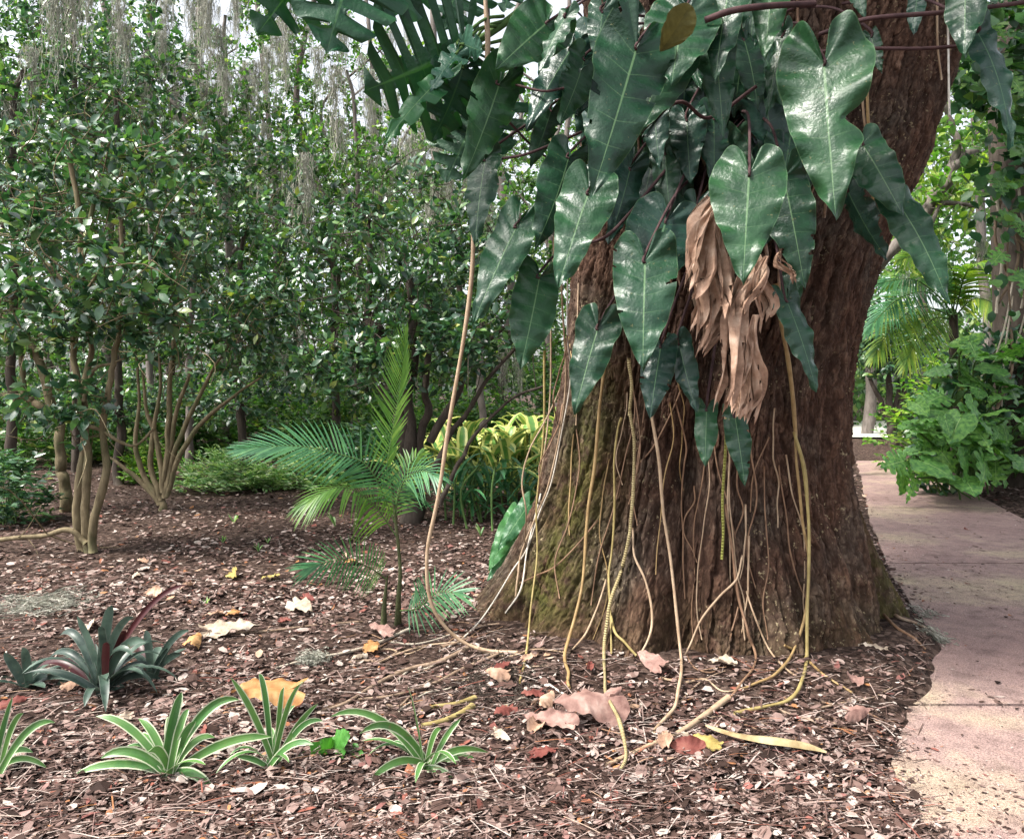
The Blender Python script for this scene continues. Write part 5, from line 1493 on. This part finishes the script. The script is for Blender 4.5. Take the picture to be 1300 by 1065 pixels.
for i, (pts, up) in enumerate([(((1208, 405), (1180, 372), (1140, 380), (1100, 420)), (0, -0.6, 0.8)), (((1208, 400), (1165, 390), (1130, 420), (1108, 455)), (0, -0.6, 0.8)), (((1210, 398), (1200, 350), (1175, 325), (1140, 330)), (0, -0.8, 0.6)),
                               (((1210, 398), (1212, 350), (1190, 325), (1165, 315)), (0.1, -0.9, 0.3)), (((1212, 400), (1225, 350), (1240, 335), (1262, 335)), (0, -0.8, 0.6)), (((1208, 405), (1185, 405), (1165, 430), (1148, 465)), (0, -0.7, 0.7)),
                               (((1210, 400), (1195, 380), (1160, 355), (1115, 360)), (0, -0.7, 0.7)), (((1212, 402), (1235, 380), (1260, 385), (1280, 410)), (0, -0.7, 0.7))]):
    mb, s2 = MB(), MB()
    frond(mb, s2, [P(x, y, 11.2 - 0.25 * j) for j, (x, y) in enumerate(pts)], 38, 0.46, 800 + i, up, 0.012, 0.030, 0.35, vee=0.1)
    f = mb.build('frond', M['palm_yellow' if i % 3 else 'palm_leaf'], yp); s2.build('midrib', M['green_stem'], yp).parent = f

for k, (px, D, py, rx, rz, lab) in enumerate([(1100, 21, 330, 2.0, 2.2, 'far light green tree just right of the great trunk'), (1170, 23, 230, 2.4, 3.2, 'far light tree above the small dark tree'), (1250, 20, 120, 2.4, 3.4, 'far tree behind the climber-clad trunk'), (1330, 16, 250, 2.2, 3.2, 'far tree beyond the right edge thicket')]):
    gy = HOR + CAMH * F / D; r2 = np.random.default_rng(160 + k)
    S = [st(D, 0.16, 0.08, (px, gy + 3), (px + 3, gy - 90), (px - 4, 300), (px + r2.uniform(-12, 12), 120), (px, -100))]
    shrub_tree('woodland_tree', lab, 'tree', P(px, gy, D), S, [(px, py, D, rx, 1.6, rz * 0.7, 150), (px, py - 120, D, rx, 1.5, rz * 0.5, 60), (px, 450, D, rx, 1.0, 1.0, 60)], M['lime_leaf' if k < 2 else 'far_leaf'], M['grey_bark'], 0.2, 13, 160 + k, simple=True, gap=0.5, twigr=0.012, sides=3)

# ------------------------------------------------------------------ litter
def in_trunk(x, y):
    return ((x - 1.12) / 1.30) ** 2 + ((y - TCY) / 1.06) ** 2 < 1


def litter(n, ymin, ymax, smin, smax, seed, pathside=False):
    r = np.random.default_rng(seed)
    u = r.uniform(0, 1, n)
    y = 1 / (1 / ymin + u * (1 / ymax - 1 / ymin))
    x = r.uniform(-0.78, 0.78, n) * y
    pl = path_left(y)
    keep = ~in_trunk(x, y) & (x < pl - 0.03 + r.exponential(0.05, n))
    keep |= (x > path_right(y) - 0.1) & (y > 5)
    keep |= (r.random(n) < 0.13) & (x > pl) & (x < path_right(y))
    keep &= ~in_trunk(x, y)
    dens = fbm(x * 1.6, y * 1.6, 77, 3)
    nd = np.exp(-((np.hypot(x - TCX, (y - TCY) * 1.1) - 1.35) / 0.3) ** 2) * (x > -0.2)
    keep &= r.random(n) < np.clip(0.35 + (dens - 0.3) * 2.4, 0.2, 1) * (1 - 0.6 * nd)
    x, y = x[keep], y[keep]; n = len(x)
    onp = (x > path_left(y)) & (x < path_right(y))
    z = np.where(onp, -0.008, gz(x, y) + r.uniform(0.001, 0.022, n))
    a = r.uniform(0, 6.28, n); tl = r.normal(0, 0.2, n) * (~onp)
    yd = np.stack([np.cos(a), np.sin(a), tl], -1)
    zd = np.stack([r.normal(0, 0.3, n) * (~onp), r.normal(0, 0.3, n) * (~onp), np.ones(n)], -1)
    s = np.exp(r.uniform(math.log(smin), math.log(smax), n)) * (1 + 0.05 * y)
    s = np.where(onp, s * 0.6, s)
    w = np.exp(r.uniform(math.log(0.5), math.log(1.5), n))
    yv = nrm(yd); zv = nrm(zd - yv * np.sum(zd * yv, 1, keepdims=True)); xv = np.cross(yv, zv)
    cv = r.uniform(-0.35, 0.35, n)
    tv = np.array([(0, 0), (-0.2, 0.22), (0.2, 0.22), (-0.24, 0.6), (0.24, 0.6), (0, 1.0)])
    zc = np.array([0, 0.25, 0.25, 0.35, 0.35, -0.1])
    V = np.stack([x, y, z], -1)[:, None] + s[:, None, None] * (tv[None, :, 0:1] * w[:, None, None] * xv[:, None] + (tv[None, :, 1:2] - 0.5) * yv[:, None] + (zc[None] * cv[:, None])[..., None] * zv[:, None])
    off = (np.arange(n) * 6)[:, None, None]
    return V, [(np.array([(0, 2, 1), (3, 4, 5)])[None] + off).reshape(-1, 3), (np.array([(1, 2, 4, 3)])[None] + off).reshape(-1, 4)]


lt = MB()
lt.add(*litter(64000, 1.9, 5.5, 0.008, 0.034, 1))
lt.add(*litter(40000, 4.5, 16, 0.02, 0.06, 2))
lt.add(*litter(9000, 1.9, 5, 0.03, 0.06, 4))
lt.add(*litter(1500, 2.0, 7, 0.05, 0.09, 3))
struct(lt.build('leaf_litter', M['litter'], flat=True), 'stuff', 'brown, tan and reddish fallen leaf litter covering the ground', 'leaf litter')

# twigs and needles in the litter
tw = MB(); r = np.random.default_rng(12)
n = 11000
y = 1 / (1 / 1.9 + r.uniform(0, 1, n) * (1 / 9 - 1 / 1.9)); x = r.uniform(-0.75, 0.75, n) * y
keep = ~in_trunk(x, y) & (x < path_left(y) + r.exponential(0.08, n) - 0.05)
x, y = x[keep], y[keep]; n = len(x)
a = np.where(r.random(n) < 0.5, r.normal(0.25, 0.35, n), r.uniform(0, 3.14, n)); L = r.uniform(0.03, 0.16, n)
d = np.stack([np.cos(a), np.sin(a), r.normal(0, 0.08, n)], -1) * L[:, None] * 0.5
c = np.stack([x, y, gz(x, y) + r.uniform(0.006, 0.03, n)], -1)
wv = np.stack([-np.sin(a), np.cos(a), np.zeros(n)], -1) * r.uniform(0.0008, 0.0026, n)[:, None]
up = np.array([0, 0, 0.003])
V = np.stack([c - d - wv, c - d + wv, c + up, c + wv * 0 + up, c + d - wv, c + d + wv], 1)
V[:, 2] = c - wv + up; V[:, 3] = c + wv + up
off = (np.arange(n) * 6)[:, None, None]
tw.add(V, [(np.array([(0, 1, 3, 2), (2, 3, 5, 4)])[None] + off).reshape(-1, 4)])
struct(tw.build('twig_litter', M['litter'], flat=True), 'stuff', 'thin dry twigs and needles strewn over the leaf litter', 'twigs')

# single fallen leaves one can point at
def fallen(name, label, px, py, size, mat, seed, outline=ROUND, wm=0.8, curl=0.25, az=None, lift=0.03, tilt=0.25, group='fallen leaves one can tell apart'):
    r = np.random.default_rng(seed)
    c = gp(px, py); c[2] = float(gz(c[0], c[1])) + lift
    a = r.uniform(0, 6.28) if az is None else az
    A = c - 0.5 * size * np.array([math.cos(a), math.sin(a), 0]); T = c + 0.5 * size * np.array([math.cos(a), math.sin(a), r.uniform(-0.05, 0.15)])
    nz = nrm(np.array([r.normal(0, tilt), -0.3 + r.normal(0, tilt), 1]))
    mb = MB()
    for G, uv, mk in leaf_grid(outline, A, T, nz, wm, r.uniform(-0.9, 0.9) * curl, r.uniform(0.1, 0.5), 0.045, 5, seed=seed, nq=40, nv=6, curl=curl * 1.5 * r.choice([-1, 1])): mb.grid(G, uv, mk)
    G = np.concatenate(mb.v); low = np.min(G[:, 2] - gz(G[:, 0], G[:, 1]))
    for v in mb.v: v[:, 2] += 0.004 - low if low < 0.004 else 0
    tag(mb.build(name, M[mat]), label, 'leaf', group)


fallen('fallen_leaf', 'orange-tan curled dry leaf held up by a white-edged strap plant', 331, 916, 0.24, 'dead_orange', 1, HEART, 1.15, 0.7, 3.3, 0.13, 0.2)
fallen('fallen_leaf', 'large crinkled pink-brown dry leaf under the ringed hanging root', 738, 920, 0.25, 'dead_pink', 2, HEART, 1.2, 0.3, 3.4, 0.05, 0.1)
fallen('fallen_leaf', 'pink-brown folded leaf left of the large crinkled leaf', 690, 925, 0.19, 'dead_pink', 3, HEART, 0.7, 0.5, 2.7, 0.04)
fallen('fallen_leaf', 'flat dull red leaf at the front below the pink crinkled leaf', 693, 963, 0.095, 'dead_red', 4, ROUND, 0.9, 0.1, 0.3, 0.02)
fallen('fallen_leaf', 'bright orange-red leaf on dark roots left of the trunk', 641, 852, 0.09, 'dead_red', 5, ROUND, 0.7, 0.3, 1.0, 0.03)
fallen('fallen_leaf', 'dark red leaf pair below the left trunk base', 672, 888, 0.09, 'dead_red', 6, ROUND, 0.6, 0.3)
fallen('fallen_leaf', 'purplish red leaf left of the trunk base roots', 638, 912, 0.10, 'dead_red', 7, ROUND, 0.7, 0.3)
fallen('fallen_leaf', 'pale pink leaf against the foot of the trunk crease', 822, 845, 0.16, 'dead_pink', 8, HEART, 0.9, 0.4)
fallen('fallen_leaf', 'pale cream dry leaf in the litter left of the young palm', 385, 778, 0.22, 'dead_pale', 9, ROUND, 0.6, 0.2)
fallen('fallen_leaf', 'long whitish leaf in the litter above the orange curled leaf', 300, 806, 0.26, 'dead_pale', 10, HEART, 0.7, 0.2, 0.2)
fallen('fallen_leaf', 'dull red round leaf near the left edge below the rosettes', 20, 900, 0.13, 'dead_red', 11, ARROW, 0.9, 0.2)
fallen('fallen_leaf', 'orange leaf beside the right dark rosette', 248, 820, 0.11, 'dead_orange', 12, ROUND, 0.8, 0.4)
fallen('fallen_leaf', 'small orange leaf in the litter right of the rosettes', 298, 784, 0.10, 'dead_orange', 13, ROUND, 0.9, 0.2)
fallen('fallen_leaf', 'yellow leaf in the litter beyond the rosettes left of palm', 297, 735, 0.14, 'dead_yellow', 14, ROUND, 0.7, 0.2)
fallen('fallen_leaf', 'yellow star-like leaf in the litter near the palm frond', 340, 738, 0.14, 'dead_yellow', 15, ROUND, 0.6, 0.2)
fallen('fallen_leaf', 'orange leaf stuck on the low palm frond', 443, 718, 0.07, 'dead_orange', 16, ROUND, 0.9, 0.2)
fallen('fallen_leaf', 'tan dry leaf between palm base and roots', 473, 830, 0.11, 'dead_orange', 17, ROUND, 0.8, 0.2)
fallen('fallen_leaf', 'pale pink leaf lying by the palm base', 480, 806, 0.18, 'dead_pink', 18, HEART, 0.6, 0.2)
fallen('fallen_leaf', 'yellow leaf right of the front ringed root', 893, 950, 0.10, 'dead_yellow', 19, ROUND, 0.6, 0.2)
fallen('fallen_leaf', 'white dry leaf right of the front ringed root', 872, 945, 0.09, 'dead_pale', 20, ROUND, 0.7, 0.2)
fallen('fallen_leaf', 'small red leaf lying on the path', 1226, 678, 0.14, 'dead_red', 21, ROUND, 0.6, 0.3, lift=0.01)
r = np.random.default_rng(5)
# sticks, roots and a dry spathe on the ground
def ground_tube(name, label, cat, pts, rad, mat, group=None, sub=8):
    q = []
    for px, py in pts:
        p = gp(px, py); p[2] = float(gz(p[0], p[1])) + rad * 0.9; q.append(p)
    q = np.array(q)
    n = len(q); mb = MB(); mb.tube(q, np.linspace(rad, rad * 0.55, n), 7, sub)
    tag(mb.build(name, M[mat]), label, cat, group)


sg = 'sticks and loose roots on the ground'
ground_tube('fallen_stick', 'long pale stick running from the palm base toward lower left', 'stick', [(520, 800), (480, 818), (440, 830), (395, 838), (350, 850)], 0.010, 'pale_stick', sg)
ground_tube('fallen_stick', 'curving tan stick from trunk roots to the front left', 'stick', [(600, 822), (560, 842), (520, 852), (480, 870), (440, 895), (400, 908)], 0.013, 'stick', sg)
ground_tube('fallen_stick', 'second tan stick just below the curving one', 'stick', [(640, 830), (590, 850), (550, 870), (500, 885), (455, 890)], 0.010, 'stick', sg)
ground_tube('fallen_stick', 'yellowish root stub lying left of dark trunk roots', 'stick', [(600, 900), (585, 910), (560, 920), (535, 925)], 0.016, 'root_yellow', sg)
ground_tube('fallen_stick', 'short yellowish root above the yellowish stub', 'stick', [(604, 888), (580, 896), (550, 900), (532, 908)], 0.012, 'root_yellow', sg)
ground_tube('fallen_stick', 'thin straight stick behind the dark rosettes', 'stick', [(300, 805), (345, 802), (400, 795), (460, 790)], 0.008, 'stick', sg)
ground_tube('fallen_stick', 'pink-brown root crossing the front below the trunk', 'stick', [(925, 890), (890, 915), (860, 935), (825, 950), (770, 975)], 0.014, 'root_tan', sg)
ground_tube('fallen_stick', 'thin pale root running front from the left trunk base', 'stick', [(665, 843), (700, 872), (730, 890), (755, 902)], 0.006, 'root_pale', sg)
ground_tube('fallen_stick', 'thin pale twig by the large pink leaf', 'stick', [(780, 918), (810, 928), (845, 935), (880, 942)], 0.006, 'root_pale', sg)
ground_tube('fallen_stick', 'thin root squiggle right of the trunk foot', 'stick', [(838, 862), (868, 868), (895, 864), (920, 880), (960, 870)], 0.006, 'root_tan', sg)
ground_tube('fallen_stick', 'stick beside the mossy right foot of trunk', 'stick', [(1122, 770), (1140, 785), (1160, 792), (1178, 800)], 0.012, 'stick', sg)
ground_tube('fallen_stick', 'second stick lying below the mossy right foot', 'stick', [(1118, 778), (1138, 798), (1160, 812), (1175, 826)], 0.010, 'root_brown', sg)
ground_tube('fallen_stick', 'pale bough lying on the bank at the right edge', 'stick', [(1320, 620), (1290, 618), (1255, 612)], 0.05, 'stick', sg)
r = np.random.default_rng(2024)
for i in range(18):
    x0, y0 = r.uniform(390, 640), r.uniform(800, 905)
    L_ = r.uniform(50, 130); sl = r.normal(-0.28, 0.16)
    ground_tube('fallen_root', 'thin dry surface root snaking through the litter left of the great trunk', 'root', [(x0 + L_ * f, y0 + L_ * f * sl + 5 * math.sin(f * 7 + i)) for f in (0, 0.3, 0.6, 1.0)], r.uniform(0.004, 0.009), ['stick', 'root_brown', 'root_tan', 'pale_stick'][i % 4], 'surface roots left of the trunk')
for i in range(10):
    x0, y0 = r.uniform(850, 1090), r.uniform(885, 965)
    L_ = r.uniform(40, 110); sl = r.normal(0.15, 0.3)
    ground_tube('fallen_twig', 'short dark twig lying in the litter in front of the great trunk', 'twig', [(x0 + L_ * f, y0 + L_ * f * sl + 4 * math.sin(f * 6 + i)) for f in (0, 0.4, 0.7, 1.0)], r.uniform(0.003, 0.007), ['stick', 'root_brown'][i % 2], 'twigs in front of the trunk')
for i in range(40):
    x0 = r.uniform(20, 1120); y0 = r.uniform(700, 960)
    D_ = ground_D(x0, y0); X_ = (x0 - 650) / F * D_
    if in_trunk(X_, D_) or X_ > path_left(D_) - 0.15: continue
    fallen('fallen_leaf', 'small curled brown leaf lying in the litter', x0, y0, r.uniform(0.06, 0.12), ['dead', 'dead_pink', 'dead', 'dead_red', 'dead_pale'][i % 5], 3000 + i, [ROUND, ARROW, HEART][i % 3], 0.8, 0.5, None, 0.02, 0.3, 'small curled leaves in the litter')
# the spathe: a long tapering dry sheath
sp = MB(); A, T = gp(896, 930), gp(1046, 972)
t = np.linspace(0, 1, 22); s = np.linspace(-1, 1, 7)
w = 0.026 * np.interp(t, [0, 0.1, 0.35, 0.6, 0.85, 1], [0.2, 0.5, 0.65, 1.1, 0.9, 0.25])
ax = T - A; sd = nrm(np.cross(ax, [0, 0, 1])); c = A + ax * t[:, None] + np.array([0, 0, 1]) * (0.03 + 0.02 * np.sin(t * 3.1))[:, None] + sd * (0.05 * np.sin(t * 4.4))[:, None]
sp.grid(c[:, None] + w[:, None, None] * (s[None, :, None] * sd + 0.6 * (1 - s[None, :, None] ** 2) * np.array([0, 0, 1])))
M['sheath'] = barkmat('dry_sheath', (0.16, 0.11, 0.05), (0.46, 0.38, 0.22), 9, None, 0.006)
tag(sp.build('dry_sheath', M['sheath']), 'long pale yellowish dry sheath lying in front of the trunk', 'dry sheath')

# tufts of fallen moss
def moss_tuft(label, px, py, rad, seed, n=150):
    r = np.random.default_rng(seed); c = gp(px, py); mb = MB()
    for i in range(n):
        k = 9; p0 = c + np.array([np.clip(r.normal(0, rad), -1.4 * rad, 1.4 * rad), np.clip(r.normal(0, rad * 0.7), -rad, rad), 0])
        w = p0 + np.cumsum(r.normal(0, rad * 0.17, (k, 3)), 0) * [1, 1, 0.4]
        w[:, 2] = gz(w[:, 0], w[:, 1]) + np.abs(r.normal(0.02, 0.02)) + np.abs(w[:, 2] - p0[2]) * 0.5 + 0.004
        d = nrm(r.standard_normal(3)) * 0.0022
        mb.grid(np.stack([w - d, w + d], 1))
    tag(mb.build('moss_tuft', M['moss']), label, 'moss', 'fallen moss tufts')


moss_tuft('grey moss tuft at the edge of the path by right trunk foot', 1190, 815, 0.06, 1)
moss_tuft('grey moss tuft just above the one at path edge', 1180, 788, 0.05, 2)
moss_tuft('long spread of pale moss in the litter at left', 45, 772, 0.16, 3, 260)
moss_tuft('pale moss tuft in the litter between palm and orange leaf', 398, 842, 0.045, 4, 240)
# dark fibrous root mass at the left foot of the trunk
rm = MB(); r = np.random.default_rng(8)
for i in range(300):
    px, py = r.normal(632, 30), r.normal(868, 18)
    p = gp(px, py); k = 7
    w = p + np.cumsum(r.normal(0, 0.018, (k, 3)), 0) * [1, 1, 0.3]; w[:, 2] = gz(w[:, 0], w[:, 1]) + 0.003 + np.abs(r.normal(0.008, 0.012)) * np.sin(np.linspace(0, 3.1, k))
    rm.tube(w, 0.0018, 3, 0, False)
struct(rm.build('fibrous_roots', M['dark_bark']), 'stuff', 'tangle of fine dark fibrous roots at the left foot of the trunk', 'roots')
